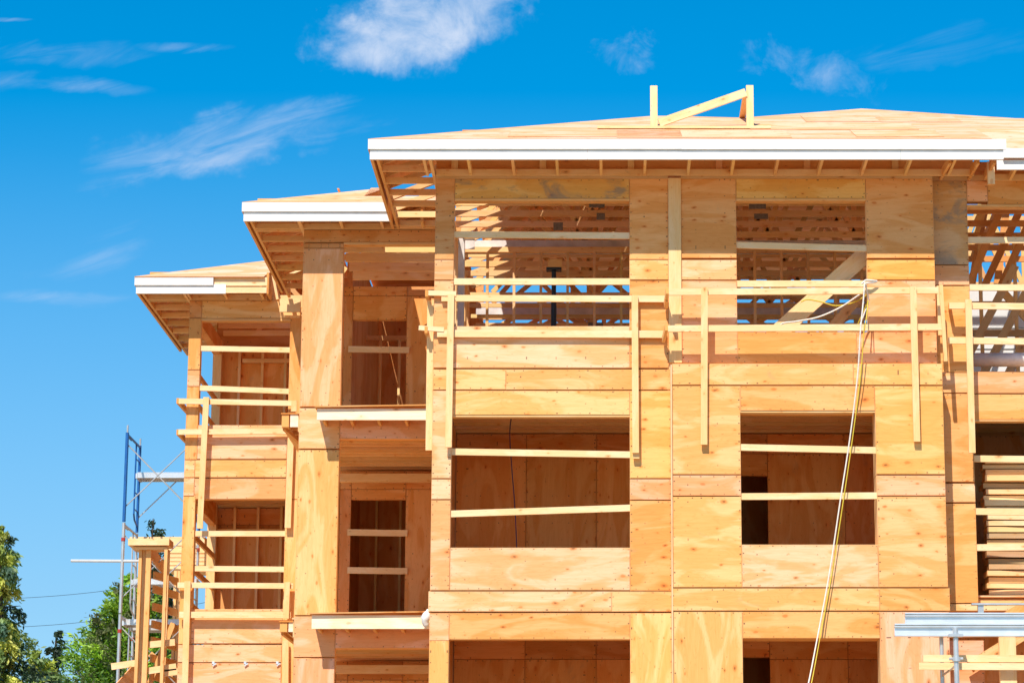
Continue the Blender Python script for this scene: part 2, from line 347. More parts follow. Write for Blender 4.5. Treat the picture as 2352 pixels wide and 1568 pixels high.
xs = PX(1405, 1380, YL); panel(XA - 0.02, xs, 1357, 1404, YL, PAL); panel(xs, XD3, 1357, 1404, YL, YEL)
panel(XA, XB, 1407, 1470, YL, PNK); panel(XB, XC, 1407, 1468, YL, ORG); panel(XC, XD3, 1407, 1640, YL, YEL, 'z'); panel(XA, XB, 1470, 1640, YL, YEL, 'z')
# header strip under 4th floor headers
m = MB(); m.box(XB, XC, YL - 0.02, YL + 0.14, PZ(462, YL), PZ(457.5, YL), YEL); m.box(XW0, XW1, YL - 0.02, YL + 0.14, PZ(462, YL), PZ(457.5, YL), YEL)
m.box(XB, XC, YL - 0.004, YL + 0.14, PZ(957, YL), PZ(953.5, YL), LU); m.box(XO0, XO1, YR - 0.004, YR + 0.14, PZ(947, YR), PZ(943.5, YR), LU)
m.each('header_strip', LUM, B)
# --- main right block
panel(XE, XW0, 411, 593, YL, ORG); panel(XE, XW0, 597, 643, YL, PAL); panel(XE, XW0, 645, 834, YL, PNK)
panel(XW0, XW1, 411, 457, YL, (0.80, 0.52, 0.16)); panel(XW0, PX(1968, 790, YL), 762, 834, YL, ORG); panel(PX(1968, 790, YL), XG, 762, 834, YL, PNK)
panel(XW1, XG, 411, 593, YL, ORG); panel(XW1, XG, 597, 643, YL, (0.86, 0.50, 0.15)); panel(XW1, XG, 645, 761, YL, PNK)
m = MB(); m.box(XD, XE, YL - 0.045, YL + 0.10, PZ(834, YL), PZ(411, YL), LU, 'z'); m.build('corner_post', LUM, B)
m = MB(); m.box(XR0, XR1, YR, YL - 0.014, PZ(835, YR) - 0.02, PZ(835, YR), LU, 'x'); m.build('ledge_cap', LUM, B)
xs = PX(1960, 860, YR); panel(XR0, xs, 836, 884, YR, YEL, dep=0.38); panel(xs, XR1, 836, 884, YR, YEL, dep=0.38)
for x0, x1, yt, yb, t in [(XR0, XO0, 886, 1089, YEL), (XO0, XO1, 886, 943, ORG), (XO1, XR1, 886, 1089, (0.88, 0.56, 0.22)), (XR0, XO0, 1091, 1138, PNK), (XO1, XR1, 1091, 1138, PNK),
                          (XR0, XO0, 1140, 1348, YEL), (XO0, XO1, 1250, 1348, PAL), (XO1, XR1, 1140, 1348, YEL)]:
    panel(x0, x1, yt, yb, YR, t, dep=0.38)
panel(XR0 - 0.02, PX(2020, 1375, YR), 1350, 1402, YR, YEL, dep=0.38); panel(PX(2020, 1375, YR), XR1 + 0.02, 1350, 1402, YR, ORG, dep=0.38)
panel(XR0, XO0, 1404, 1640, YR, YEL, 'z', dep=0.38); panel(XO0, XO1, 1404, 1465, YR, ORG, dep=0.38); panel(XO1, XR1, 1404, 1640, YR, ROSE, 'z', dep=0.38)
m = MB(); m.box(XR0 - 0.022, XR0 - 0.003, YR - 0.02, YR + 0.2, PZ(1600, YR), PZ(838, YR), PAL, 'z'); m.build('corner_trim', LUM, B)
# --- right recess and right bay
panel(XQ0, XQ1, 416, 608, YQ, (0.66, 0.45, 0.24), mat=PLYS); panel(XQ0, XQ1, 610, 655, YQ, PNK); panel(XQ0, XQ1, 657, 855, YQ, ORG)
XQ2 = PX(2236, 1000, YQ); XQR = 8.6
panel(XR1 - 0.1, XQ2, 856, 902, YQ, PAL); panel(XR1 - 0.1, XQ2, 904, 1106, YQ, ORG); panel(XR1 - 0.1, XQ2, 1110, 1153, YQ, PAL); panel(XR1 - 0.1, XQ2, 1156, 1384, YQ, ORG)
panel(XQ1, PX(2268, 440, YQ), 416, 463, YQ, PNK); panel(PX(2268, 440, YQ), 7.6, 416, 470, YQ, ORG); panel(7.6, XQR, 416, 855, YQ, ORG)
panel(XQ2, 7.6, 853, 903, YQ, PNK); panel(XQ2, 7.6, 905, 964, YQ, ORG); panel(7.6, XQR, 856, 1384, YQ, YEL)
panel(XR1 + 0.02, XQR, 1386, 1402, YQ, LU); panel(XR1 + 0.02, PX(2260, 1500, YQ), 1470, 1640, YQ, ROSE)
m = MB(); m.box(XQ1, 7.6, YQ - 0.02, YQ + 0.14, PZ(476, YQ), PZ(471, YQ), LUO); m.box(XQ2, 7.6, YQ - 0.01, YQ + 0.14, PZ(967, YQ), PZ(964.5, YQ), LUO); m.each('header_strip', LUM, B)
# --- middle bay (second)
X2a = PX(694, 700, Y2); X2b = PX(787, 700, Y2); X2c = XA - 0.02
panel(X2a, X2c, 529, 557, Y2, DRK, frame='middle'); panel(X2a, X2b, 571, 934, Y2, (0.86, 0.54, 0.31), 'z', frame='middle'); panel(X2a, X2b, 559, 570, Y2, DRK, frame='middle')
panel(X2a, X2b, 937, 1030, Y2, PAL, frame='middle'); panel(X2b, X2c, 937, 1008, Y2, ROSE, frame='middle'); panel(X2a, X2b, 1033, 1412, Y2, (0.87, 0.58, 0.28), 'z', frame='middle')
panel(X2a, X2b, 1415, 1508, Y2, ROSE, frame='middle'); panel(X2b, X2c, 1415, 1488, Y2, ROSE, frame='middle'); panel(X2a, X2b, 1511, 1660, Y2, ROSE, 'z', frame='middle')
m = MB(); m.box(X2b, X2c, Y2 - 0.01, Y2 + 0.14, PZ(562, Y2), PZ(557.5, Y2), LUO); m.each('header_strip', LUM, B)
# --- left bay (third)
X3a = -7.0; X3b = PX(461, 800, Y3); X3c = PX(664, 850, Y3); X3d = X2a - 0.05
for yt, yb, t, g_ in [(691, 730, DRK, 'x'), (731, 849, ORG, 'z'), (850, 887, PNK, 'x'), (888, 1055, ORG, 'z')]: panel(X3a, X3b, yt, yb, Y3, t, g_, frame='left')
panel(X3b, PX(690, 710, Y3), 691, 731, Y3, (0.84, 0.56, 0.26), frame='left')
XH = PX(448, 1070, Y3)
panel(X3a, XH, 1056, 1096, Y3, PAL, frame='left'); panel(XH, X3c, 1056, 1096, Y3, YEL, frame='left')
panel(X3b, X3c, 976, 988, Y3, PAL, frame='left'); panel(X3b, X3c, 989, 1054, Y3, PAL, frame='left')
panel(X3a, XH, 1097, 1138, Y3, PAL, frame='left'); panel(XH, X3c, 1098, 1146, Y3, PNK, frame='left')
panel(X3a, X3b, 1139, 1479, Y3, (0.86, 0.53, 0.22), 'z', frame='left')
panel(X3c, X3d, 725, 975, Y3, ORG, 'z', frame='left'); panel(X3c, X3d, 976, 1146, Y3, YEL, 'z', frame='left'); panel(X3c, X3d, 1147, 1660, Y3, YEL, 'z', frame='left')
panel(X3b, X3c, 1398, 1477, Y3, PAL, frame='left'); panel(X3a, X3c, 1480, 1520, Y3, PAL, frame='left'); panel(X3a, X3c, 1522, 1640, Y3, ROSE, frame='left')
m = MB(); m.box(X3b, X3c, Y3 - 0.01, Y3 + 0.14, PZ(737, Y3), PZ(732, Y3), LUO); m.each('header_strip', LUM, B)
# lower storeys below the frame, down to the ground
for nm, x0, x1, Y, yb in [('main', XA, XD3, YL, 1640), ('main', XD3, XR1, YR, 1640), ('main', XR1, XQR, YQ, 1640), ('middle', X2a, X2c, Y2, 1660), ('left', X3a, X3d, Y3, 1660)]:
    zt = 3.6
    n = max(1, round((x1 - x0) / 2.44))
    for i in range(n):
        a, b = x0 + (x1 - x0) * i / n, x0 + (x1 - x0) * (i + 1) / n
        panel(a, b, 0, 0, Y, R.choice(PT), frame=nm, zc=(0.15, zt))
FR['main'].box(XD - .02, XR0 + .1, YL + .002, YL + .13, PZ(900, YL), PZ(832, YL), LU)
for nm, x0, x1, Y, yb in [('main', XA, XB, YL, 1640), ('main', XC, XD3, YL, 1640), ('main', XR0, XO0, YR, 1640), ('main', XO1, XR1, YR, 1640), ('main', XR1 + .02, PX(2260, 1500, YQ), YQ, 1640), ('middle', X2a, X2b, Y2, 1660), ('left', X3a, X3c, Y3, 1640), ('left', X3c, X3d, Y3, 1660)]:
    panel(x0, x1, 0, 0, Y, R.choice(PT), frame=nm, zc=(3.602, PZ(yb, Y)))
for nm, mm in FR.items(): mm.build('wall_frame', LUM, B)
m = MB(); m.box(XA, XQR, YL + 0.2, 52, 0, 0.15, (0.5, 0.5, 0.5)); m.box(X3a, XA, YL + 8, 52, 0, 0.15, (0.5, 0.5, 0.5)); m.build('foundation_slab', plain('concrete', (0.42, 0.41, 0.39), 0.9, var=0.15), B)
# --- floors: deck and joists that read as ceilings
for k in range(3):
    zt = ZF[k]
    for nm, x0, x1, y0, y1 in [('main', XA + 0.14, XR1 + 0.1, 36.16, 52), ('right', XR1 + 0.1, XQR, 36.4, 52), ('middle', X3d, XA + 0.14, Y2 + 0.15, 52), ('left', X3a + 0.02, X3d, Y3 + 0.15, 52)]:
        m = MB(); m.box(x0, x1, y0, y1, zt - 0.03, zt - 0.008, PAL, 'x'); m.build('floor_deck', PLY, B)
        m = MB(); y = y0 + 0.14
        ylim = y1 if nm == 'x' else min(y1, y0 + 4.6)
        while y < ylim:
            m.box(x0, x1, y, y + 0.04, zt - 0.275, zt - 0.031, jit(LU, 0.12)); y += 0.30
        m.build('ceiling_joists', LUM, B)
# --- balcony back walls
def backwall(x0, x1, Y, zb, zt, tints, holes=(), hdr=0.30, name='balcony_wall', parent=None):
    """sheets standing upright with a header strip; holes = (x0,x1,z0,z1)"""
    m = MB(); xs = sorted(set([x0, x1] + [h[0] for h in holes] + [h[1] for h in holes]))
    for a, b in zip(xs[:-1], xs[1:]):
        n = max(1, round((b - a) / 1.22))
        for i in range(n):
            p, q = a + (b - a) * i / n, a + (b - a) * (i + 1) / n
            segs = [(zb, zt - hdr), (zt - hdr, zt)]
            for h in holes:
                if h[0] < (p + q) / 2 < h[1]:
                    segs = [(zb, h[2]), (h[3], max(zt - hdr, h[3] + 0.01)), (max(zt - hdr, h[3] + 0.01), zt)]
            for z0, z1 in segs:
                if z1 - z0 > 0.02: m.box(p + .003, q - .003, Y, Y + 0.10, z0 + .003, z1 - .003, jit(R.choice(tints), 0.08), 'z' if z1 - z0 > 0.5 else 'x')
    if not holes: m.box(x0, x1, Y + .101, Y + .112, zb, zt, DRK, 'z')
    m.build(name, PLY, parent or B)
for k in (1, 2, 3):
    zt = ZF[k - 1] - 0.29; zb = ZF[k]
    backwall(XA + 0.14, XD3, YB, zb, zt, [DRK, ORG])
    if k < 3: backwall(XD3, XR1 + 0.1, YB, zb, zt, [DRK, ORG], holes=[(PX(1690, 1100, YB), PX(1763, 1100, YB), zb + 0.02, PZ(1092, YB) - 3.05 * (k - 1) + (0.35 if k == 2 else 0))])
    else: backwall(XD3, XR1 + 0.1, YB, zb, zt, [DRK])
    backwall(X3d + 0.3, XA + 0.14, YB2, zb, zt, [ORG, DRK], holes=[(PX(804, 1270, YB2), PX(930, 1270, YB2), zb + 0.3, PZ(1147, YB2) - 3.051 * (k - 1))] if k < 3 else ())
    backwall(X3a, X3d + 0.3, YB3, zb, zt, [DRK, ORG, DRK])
    m = MB()
    for i in range(9):
        x = X3a + 0.02 + i * 0.406
        if x < X3d + .3: m.box(x, x + 0.045, YB3 - 0.09, YB3 - 0.001, zb, zt, jit(LU, .1), 'z')
    m.box(X3a, X3d + .3, YB3 - 0.095, YB3 - 0.002, zt - 0.42, zt - 0.38, LU); m.each('stud', LUM, B)
m = MB(); m.box(XD3 - .4, XR1 + .1, 41.0, 41.1, 0.3, ZF[0] - .3, DRK, 'z'); m.build('interior_wall', PLY, B)  # wall added behind the doorway to make the room beyond dark
# partition walls between bays (side walls)
m = MB(); 
for k in (1, 2, 3):
    zt = ZF[k - 1] - 0.03; zb = ZF[k]
    y = YL + 0.14
    while y < 52:
        m.box(XA, XA + 0.013, y + .003, min(y + 1.22, 52), zb + .003, zt, jit(R.choice(PT)), 'z'); y += 1.22
    m.box(XA + 0.014, XA + 0.13, YL + 0.15, 52, zb, zt - 0.25, LUO, 'z')
    m.box(X3a, X3a + 0.013, YB3 + 0.1, 52, zb, zt, ORG, 'z'); m.box(XQR - 0.02, XQR, YQ + .15, 52, zb, zt, ORG, 'z')
    m.box(XR1 + 0.02, XR1 + 0.08, YQ + 0.15, YB, zb, zt - 0.25, LUO, 'z')
m.build('side_wall', PLY, B)
# 4th floor left wall: open studs with two sheets
m = MB(); ztp = EYE + 10.2
y = YL + 0.16
while y < 43: m.box(XA + 0.01, XA + 0.13, y, y + 0.04, ZF[0], ztp - 0.08, jit(LU, .1), 'z'); y += 0.406
m.box(XA + 0.005, XA + 0.135, YL + 0.15, 43, ztp - 0.08, ztp - 0.002, LU, 'y')
m.build('side_stud_row', LUM, B)
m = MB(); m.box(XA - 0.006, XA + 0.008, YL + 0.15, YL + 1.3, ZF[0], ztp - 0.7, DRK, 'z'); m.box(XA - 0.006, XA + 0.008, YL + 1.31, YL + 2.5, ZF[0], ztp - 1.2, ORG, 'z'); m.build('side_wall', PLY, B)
m = MB(); m.box(PX(1052, 650, 37.6), PX(1066, 650, 37.6), 37.55, 37.75, ZF[0], PZ(545, 37.6), (0.6, 0.6, 0.6), 'z'); m.build('wrapped_post', PAPER, B)
m = MB(); m.box(PX(1066, 620, 38.2), PX(1090, 600, 38.2), 38.2, 38.22, PZ(572, 38.2), PZ(548, 38.2), (1, 1, 1)); m.build('plastic_sheet', PAPER, B)
# --- 4th floor interior stud walls
def studwall(x0, x1, Y, zb, zt, sp=0.406, film=None, blocks=True, plate=True, name='interior_stud_wall', doors=()):
    m = MB(); st = MB(); x = x0
    while x < x1 - .03:
        if not any(a < x < b for a, b in doors): st.box(x, x + 0.04, Y, Y + 0.09, zb + .04, zt - .08, jit(LU, .15), 'z')
        x += sp
    if plate: m.box(x0, x1, Y - .002, Y + .092, zt - .08, zt, LU); m.box(x0, x1, Y - .002, Y + .092, zb, zb + .04, LU)
    o = m.build(name, LUM, B)
    if Y < 40 or 45 < Y < 46: st.each('stud', LUM, o)
    else: st.build('stud_row', LUM, o)
    if film:
        f = MB(); f.box(x0, x1, Y + 0.095, Y + 0.10, film[0], film[1], (1, 1, 1)); f.build('vapour_film', PAPER, o)
    return o
zf = ZF[0]
studwall(XA + .14, XG + .3, 39.5, zf, EYE + 10.15, film=(PZ(584, 39.6), PZ(552, 39.6)))
studwall(XA + .14, 8.5, 44.5, zf, EYE + 10.1, sp=0.45, film=(PZ(722, 44.6), PZ(695, 44.6)))
studwall(XA + .14, 8.5, 49.0, zf, EYE + 10.1, sp=0.6)
m = MB()   # lower ply cladding on the far walls, leaving bands of open sky
for x0, x1, z1 in [(XA, -1.2, 10.1), (0.4, 1.0, 10.1), (2.5, 3.2, 10.1), (XA, 5.2, 8.9), (3.6, 4.6, 10.1)]:
    m.box(x0, x1, 49.1 + R.uniform(0, .1), 49.25, zf, EYE + z1 - 0.05, jit(DRK, .1), 'z')
m.build('interior_wall', PLY, B)
# left bay and middle bay interiors on the 4th floor
backwall(X3a, X3d + 0.25, YB3, zf, EYE + 10.1, [DRK, ORG], hdr=.05)
m = MB(); m.box(X3a, X3d + .25, YB3 + .12, YB3 + .14, EYE + 10.1, EYE + 11.4, DRK); m.build('gable_wall', PLY, B)
m = MB()
for i in range(8):
    x = X3a + 0.02 + i * 0.406
    if x < X3d + .2: m.box(x, x + 0.045, YB3 - 0.09, YB3 - 0.001, zf, EYE + 10.1, jit(LU, .1), 'z')
m.box(X3a + .5, X3d + .2, YB3 - 0.095, YB3 - 0.002, PZ(835, YB3), PZ(826, YB3), LU); m.each('stud', LUM, B)
xh0, xh1 = PX(809, 800, YB2), PX(933, 800, YB2)
backwall(X3d + 0.3, XA, YB2, zf, EYE + 10.28, [ORG, DRK], holes=[(xh0, xh1, zf, PZ(735, YB2))], hdr=0.16)
studwall(X3d + .3, XA, 45.5, zf, EYE + 10.1, sp=0.33)
m = MB(); m.box(X3d + .3, XA + .1, 48.0, 48.1, zf, EYE + 11.75, DRK, 'z'); m.box(X3d + .3, X3d + .4, 43, 47.9, zf - 6, EYE + 11.2, DRK, 'z'); m.build('interior_wall', PLY, B)
for k in (1, 2):
    studwall(X3d + .3, XA, 44.6, ZF[k], ZF[k - 1] - .28, sp=0.40)
    m = MB(); m.box(X3d + .3, XA, 45.0, 45.02, ZF[k], ZF[k - 1] - .3, DRK, 'z'); m.build('interior_wall', PLY, B)
# back post of the left bay side opening, side beams and side boards
def sideline(x, y0a, y0b, Xw, Ya, Yb, tint, wd=0.04, name='side_board', m=None):
    za, zb = PZ(y0a, Ya), PZ(y0b, Yb); q = m or MB(); q.beam((Xw, Ya, za), (Xw, Yb, zb), wd, 0.09, tint)
    if m is None: q.build(name, LUM, B)
m = MB(); m.box(X3a, X3a + 0.15, YB3 - 0.25, YB3 - 0.1, 0.15, EYE + 10.2, LU, 'z'); m.build('corner_post', LUM, B)
m = MB(); m.box(X3a, X3a + 0.14, Y3 + 0.14, YB3 - .1, EYE + 9.93, EYE + 10.2, ORG, 'y'); m.box(X3a, X3a + 0.14, Y3 + 0.14, YB3 - .1, ZF[0] - .62, ZF[0] - 0.01, ORG, 'y')
m.box(X3a, X3a + 0.14, Y3 + 0.14, YB3 - .1, ZF[0] - .0, ZF[0] + 0.62, ORG, 'y'); m.box(X3a, X3a + 0.14, Y3 + 0.14, YB3 - .1, ZF[1] - .62, ZF[1] + 0.1, ORG, 'y'); m.each('side_beam', PLY, B)
for z in (ZF[0] + 1.55, ZF[0] + 1.05, ZF[1] + 1.9, ZF[1] + 1.35, ZF[1] + .75):
    m = MB(); m.beam((X3a + .12, Y3 + .1, z), (X3a + .12, YB3 - .15, z - .02), .04, .09, LUO); m.build('side_board', LUM, B)
m = MB(); m.box(X3d - .02, X3d + .10, Y3 + 0.14, YB3, 0.15, EYE + 10.2, ORG, 'z'); m.build('side_wall', PLY, B)
m = MB(); m.box(XR1 + .1, XQR - .03, 39.4, 39.5, 0.3, ZF[0] - .3, (0.86, .60, .34), 'z'); m.build('interior_wall', PLY, B)  # pale back wall, added to bounce light up to the ceiling joists
# --- boards nailed across the openings
def cross(x0, y0, x1, y1, Y, tint=LUW, h=0.089, off=0.03):
    m = MB(); beamD(m, x0, y0, x1, y1, Y + off, 0.038, h, tint); m.build('cross_board', LUM, B)
for a in [(1036, 539, 1450, 542, YL), (1036, 647, 1450, 647, YL), (1030, 1037, 1450, 1044, YL), (1030, 1180, 1450, 1166, YL), (1686, 563, 1994, 571, YL), (1690, 652, 1990, 652, YL),
          (1698, 1027, 2014, 1034, YR), (1698, 1140, 2016, 1138, YR), (2215, 552, 2420, 552, YQ), (2215, 660, 2420, 661, YQ), (2232, 1053, 2420, 1055, YQ), (2236, 1174, 2420, 1176, YQ), (2238, 1257, 2420, 1255, YQ),
          (460, 800, 670, 804, Y3), (458, 891, 670, 899, Y3), (449, 1225, 660, 1225, Y3), (448, 1305, 658, 1307, Y3),
          (800, 802, 940, 804, YB2), (798, 1222, 936, 1224, YB2), (798, 1309, 936, 1311, YB2)]:
    cross(*a, off=0.03 if a[4] != YB2 else -0.03, h=0.089 if a[4] != YB2 else .1)
m = MB(); beamD(m, 1785, 765, 1998, 575, YL + 0.35, 0.04, 0.24, LUW); m.build('diagonal_brace', LUM, B)
m = MB(); beamD(m, 1900, 765, 2010, 640, YL + 0.9, 0.04, 0.14, LU); m.build('diagonal_brace', LUM, B)
m = MB(); m.box(PX(780, 1090, YB2 - .3), XA, YB2 - .3, YB2 - .16, PZ(1105, YB2 - .3), PZ(1087, YB2 - .3), LUW); m.box(PX(780, 1090, YB2 - .3), XA, YB2 - .3, YB2 - .16, PZ(1105, YB2 - .3) - 3.051, PZ(1087, YB2 - .3) - 3.051, LUW); m.each('balcony_beam', LUM, B)
# ------------------------------------------------------------------ roof
RF = MB(); SL = 0.392; ZE = EYE + 10.263; ZT = EYE + 10.545
XEL, X2L, X3L = -3.296, -5.452, -7.845
YE, YE2, YE3 = 35.12, 38.37, 42.99
RF.poly([(XEL, YE, ZT), (5.22, YE, ZT), (5.22, YE + 1.6, ZT + 1.6 * SL), (11, YE + 1.6, ZT + 1.6 * SL), (11, YE + 3.4, ZT + 3.4 * SL), (6.2, YE + 3.4, ZT + 3.4 * SL), (3.984, YE + 5.4, ZT + 5.4 * SL), (2.0, YE + 3.6, ZT + 3.6 * SL), (0.95, YE + 3.6 + 0.35, ZT + 3.95 * SL), (XEL + 3.95, YE + 3.95, ZT + 3.95 * SL)], 0.015, (0.78, 0.53, 0.38))
roof = RF.build('roof', PLY, B)
def rsub(name, mb, mat=None): return mb.build(name, mat or LUM, roof)
def sheets(name, corner, udir, vdir, pat, T=0.014, lift=0.016):
    pass
m = MB(); m.poly([(5.20, 35.56, EYE + 10.535), (11, 35.56, EYE + 10.535), (11, YE + 1.6, ZT + 1.6 * SL + .003), (5.20, YE + 1.6, ZT + 1.6 * SL + .003)], 0.014, (0.78, 0.53, 0.38)); rsub('roof_sheathing', m, PLY)
# flat upper deck out of view, added to keep sun off the top floor
zr = ZT + 5.4 * SL; yr = YE + 5.4
zd = EYE + 12.22
m = MB(); m.poly([(-0.3, yr - .6, zd), (4.9, yr - .6, zd), (4.9, 51, zd), (-2.3, 51, zd), (-2.3, yr - .6, zd)][:0] or [(-2.3, yr - .3, zd), (4.9, yr - .3, zd), (4.9, 50, zd), (-2.3, 50, zd)], 0.014, PNK); rsub('roof_sheathing', m, PLY)
for q_ in ([(0.3, 39.02, 11.95), (2.0, 38.74, 11.94), (2.0, 41.0, 12.21), (0.3, 41.0, 12.21)], [(2.0, 38.74, 11.94), (3.7, 40.4, 12.1), (3.9, 41, 12.21), (2.0, 41, 12.21)]):  # unseen sheets added to stop sun entering behind the roof dip
    m = MB(); m.poly([(a, b, EYE + c) for a, b, c in q_], 0.014, PNK); rsub('roof_sheathing', m, PLY)
m = MB(); m.poly([(XEL + 1.5, YE + 1.52, ZT + 1.5 * SL), (XEL + 3.9, YE + 3.92, ZT + 3.9 * SL), (XEL + 3.9, 44, ZT + 3.9 * SL), (XEL + 1.5, 44, ZT + 1.5 * SL)], 0.014, PNK, (0, 1, 0)); rsub('roof_sheathing', m, PLY)
# left hip plane near the eave
m = MB(); m.poly([(XEL, YE + .01, ZT), (XEL + .84, YE + .85, ZT + .84 * SL), (XEL + .84, YE + 2.35, ZT + .84 * SL), (XEL, YE + 2.35, ZT)], 0.014, PNK, (0, 1, 0)); rsub('roof_sheathing', m, PLY)
# middle bay roof
m = MB(); s = 1.95; m.poly([(X2L, YE2, ZT), (XA + .0, YE2, ZT), (XA + .0, YE2 + .8, ZT + .8 * SL), (XA - 1.3, YE2 + .8, ZT + .8 * SL), (XA - 1.3, YE2 + s, ZT + s * SL), (X2L + s, YE2 + s, ZT + s * SL)], 0.014, (0.80, 0.56, 0.38)); rsub('roof_sheathing', m, PLY)
m = MB(); m.poly([(X2L, YE2 + .01, ZT), (X2L + 1.95, YE2 + 1.96, ZT + 1.95 * SL), (X2L + 1.95, YE2 + 4.6, ZT + 1.95 * SL), (X2L, YE2 + 4.6, ZT)], 0.014, PNK, (0, 1, 0)); rsub('roof_sheathing', m, PLY)
zm = ZT + 1.95 * SL  # unseen flat sheets below, outlined to steer sun onto the bay framing
m = MB(); m.poly([(X2L + 1.2, YE2 + 1.97, zm), (XA - 1.8, YE2 + 1.97, zm), (XA - 1.8, 42.7, zm), (XA, 42.7, zm), (XA, 43.8, zm), (X2L + 1.2, 43.8, zm)], .014, PNK); rsub('roof_sheathing', m, PLY)
m = MB(); m.poly([(X2L + 1.2, 43.9, zm), (XA, 43.9, zm), (XA, 48.5, zm), (X2L + 1.2, 48.5, zm)], .014, PNK); rsub('roof_sheathing', m, PLY)
# left bay roof
xr3 = PX(606, 640, YE3); s = 2.35
m = MB(); m.poly([(X3L, YE3, ZT), (xr3, YE3, ZT), (xr3 + .15, YE3 + s, ZT + s * SL), (X3L + s, YE3 + s, ZT + s * SL)], 0.014, (0.80, 0.55, 0.40)); rsub('roof_sheathing', m, PLY)
m = MB(); m.poly([(X3L, YE3 + .01, ZT), (X3L + 2.3, YE3 + 2.31, ZT + 2.3 * SL), (X3L + 2.3, YE3 + 6, ZT + 2.3 * SL), (X3L, YE3 + 6, ZT)], 0.014, PNK, (0, 1, 0)); rsub('roof_sheathing', m, PLY)
m = MB(); z3 = ZT + 2.3 * SL; m.poly([(X3L + 2.0, YE3 + 2.3, z3), (X3d, YE3 + 2.3, z3), (X3d, 50, z3), (X3L + 2.0, 50, z3)], .014, PNK); rsub('roof_sheathing', m, PLY)
# a few loose sheet edges visible on the main roof deck
for x, s0, ln in [(-.2, .5, 2.4), (1.3, .4, 2.4), (3.2, 1.7, 2.4), (4.0, .5, 1.2), (3.5, 3.1, 1.2), (4.6, 3.0, 1.2)]:
    m = MB(); m.box(-ln / 2, ln / 2, -.6, .6, 0, .004, R.choice([(0.80, 0.53, 0.37), (0.77, 0.53, 0.40), (0.78, 0.55, 0.37)]))
    M = Matrix.Translation((x, YE + s0 + .3, ZT + (s0 + .3) * SL + .004)) @ Matrix.Rotation(math.atan(SL), 4, 'X'); m.v = [M @ v for v in m.v]; rsub('roof_sheet', m, PLY)
# fascia boards
def fascia(x0, x1, Y, top=True, bot=True, x1b=None, mat=WHITE, x0b=None):
    Yt = Y - 0.028
    def run(a, b, y0, y1, z0, z1, off):
        n = max(1, math.ceil((b - a - off) / 4.27)); cuts = [a] + [min(b, a + off + 4.27 * k) for k in range(1, n)] + [b]
        for p, q in zip(cuts[:-1], cuts[1:]):
            if q - p > .05: m = MB(); jz = R.uniform(-.002, .002); m.box(p + .0015, q - .0015, y0, y1, z0 + jz, z1 + jz, LUW); rsub('fascia_board', m, mat)
    if top: run(x0, x1, Yt, Yt + 0.024, PZ(341.5, 35.1), PZ(318, 35.1), .0)
    if bot: run(x0b if x0b is not None else x0 + .025, x1b or x1 - .02, Y - .003, Y + .04, ZE, PZ(339, 35.12), -1.3)
fascia(XEL, PX(2312, 330, 35.1), 35.15, x1b=PX(2305, 355, 35.15))
x2e = PX(896, 485, 38.3)
fascia(X2L, x2e, 38.40, x1b=x2e)
fascia(X3L, PX(490, 645, 43), 43.03, x1b=PX(519, 660, 43.03))
fascia(PX(490, 645, 43) + .003, PX(613, 645, 43), 43.075, bot=False, mat=LUM); 
m = MB(); m.box(PX(519, 660, 43.05) + .003, PX(613, 660, 43.05), 43.03, 43.07, ZE + .01, ZE + .11, LUW); rsub('fascia_board', m)
m = MB(); m.box(PX(899, 460, 38.6), XA, 38.75, 38.79, ZE + .02, ZE + .11, LUW); rsub('fascia_board', m)
xq = PX(2290, 380, 35.6)
m = MB(); m.box(xq + .08, 9.4, 35.55, 35.6, PZ(364.5, 35.6), PZ(343, 35.6), LUW); rsub('fascia_board', m, WHITE)
m = MB(); m.box(xq, 9.4, 35.61, 35.65, PZ(389, 35.6), PZ(367, 35.6), LUW); rsub('fascia_board', m, WHITE)
# side fascias (left ends) going back
for xe, ya, yb in [(XEL, 35.16, 38.95), (X2L, 38.41, 43.0), (X3L, 43.04, 47.6)]:
    m = MB(); m.box(xe + .001, xe + .04, ya - .003, yb, PZ(341.5, 35.1), PZ(318, 35.1) - .003, LUO, 'y'); m.box(xe + .03, xe + .07, ya + .04, yb, ZE + .002, ZE + .15, LUO, 'y'); m.each('side_fascia_board', LUM, roof)
    m = MB(); m.box(xe + .11, xe + .15, ya + .04, yb + .35, ZE + .003, ZE + .14, LUO, 'y'); rsub('eave_beam', m)
for nm_, a, b, Yw in (('m', XA, XD, YL), ('m', XE, XG, YL), ('q', XG + .01, XQR, YQ), ('2', X2a, XA - .02, Y2), ('3', X3a, X3d, Y3)):
    m = MB(); m.box(a + .002, b - .002, Yw + .012, Yw + .045, ZE - .12, ZE + .094, LU); m.build('top_plate', LUM, B)
# rafters / lookouts of the front eaves
def eave(x0, x1, Yf, Yw, sp, lx0, dep=.09):
    x = x0
    while x < x1:
        m = MB(); m.box(x, x + .038, Yf, Yw + .0, ZE + .004, ZE + dep, jit(LU, .1), 'y'); m.beam((x + .02, Yf + .0, ZE + .16), (x + .02, Yw + .4, ZE + .16 + (Yw + .4 - Yf) * SL), .038, .10, jit(LU, .1)); rsub('rafter', m)
        x += sp
    m = MB(); m.box(lx0, x1, Yw - .052, Yw - .014, ZE + .001, ZE + .092, LU); rsub('ledger_board', m)
    m = MB(); x = x0 + .35
    while x < x1: m.box(x, x + .09, Yw + .005, Yw + .045, ZE + .095, ZE + .42, jit(LU, .15), 'z'); x += sp * 2 + .02
    m.box(lx0, x1, Yw + .05, Yw + .064, ZE + .09, ZE + .50, ORG); rsub('eave_blocking', m)
eave(XEL + .74, 5.08, 35.2, YL, 0.605, XA)
eave(X2L + .83, XA - .15, 38.45, Y2, 0.605, X2L + .15)
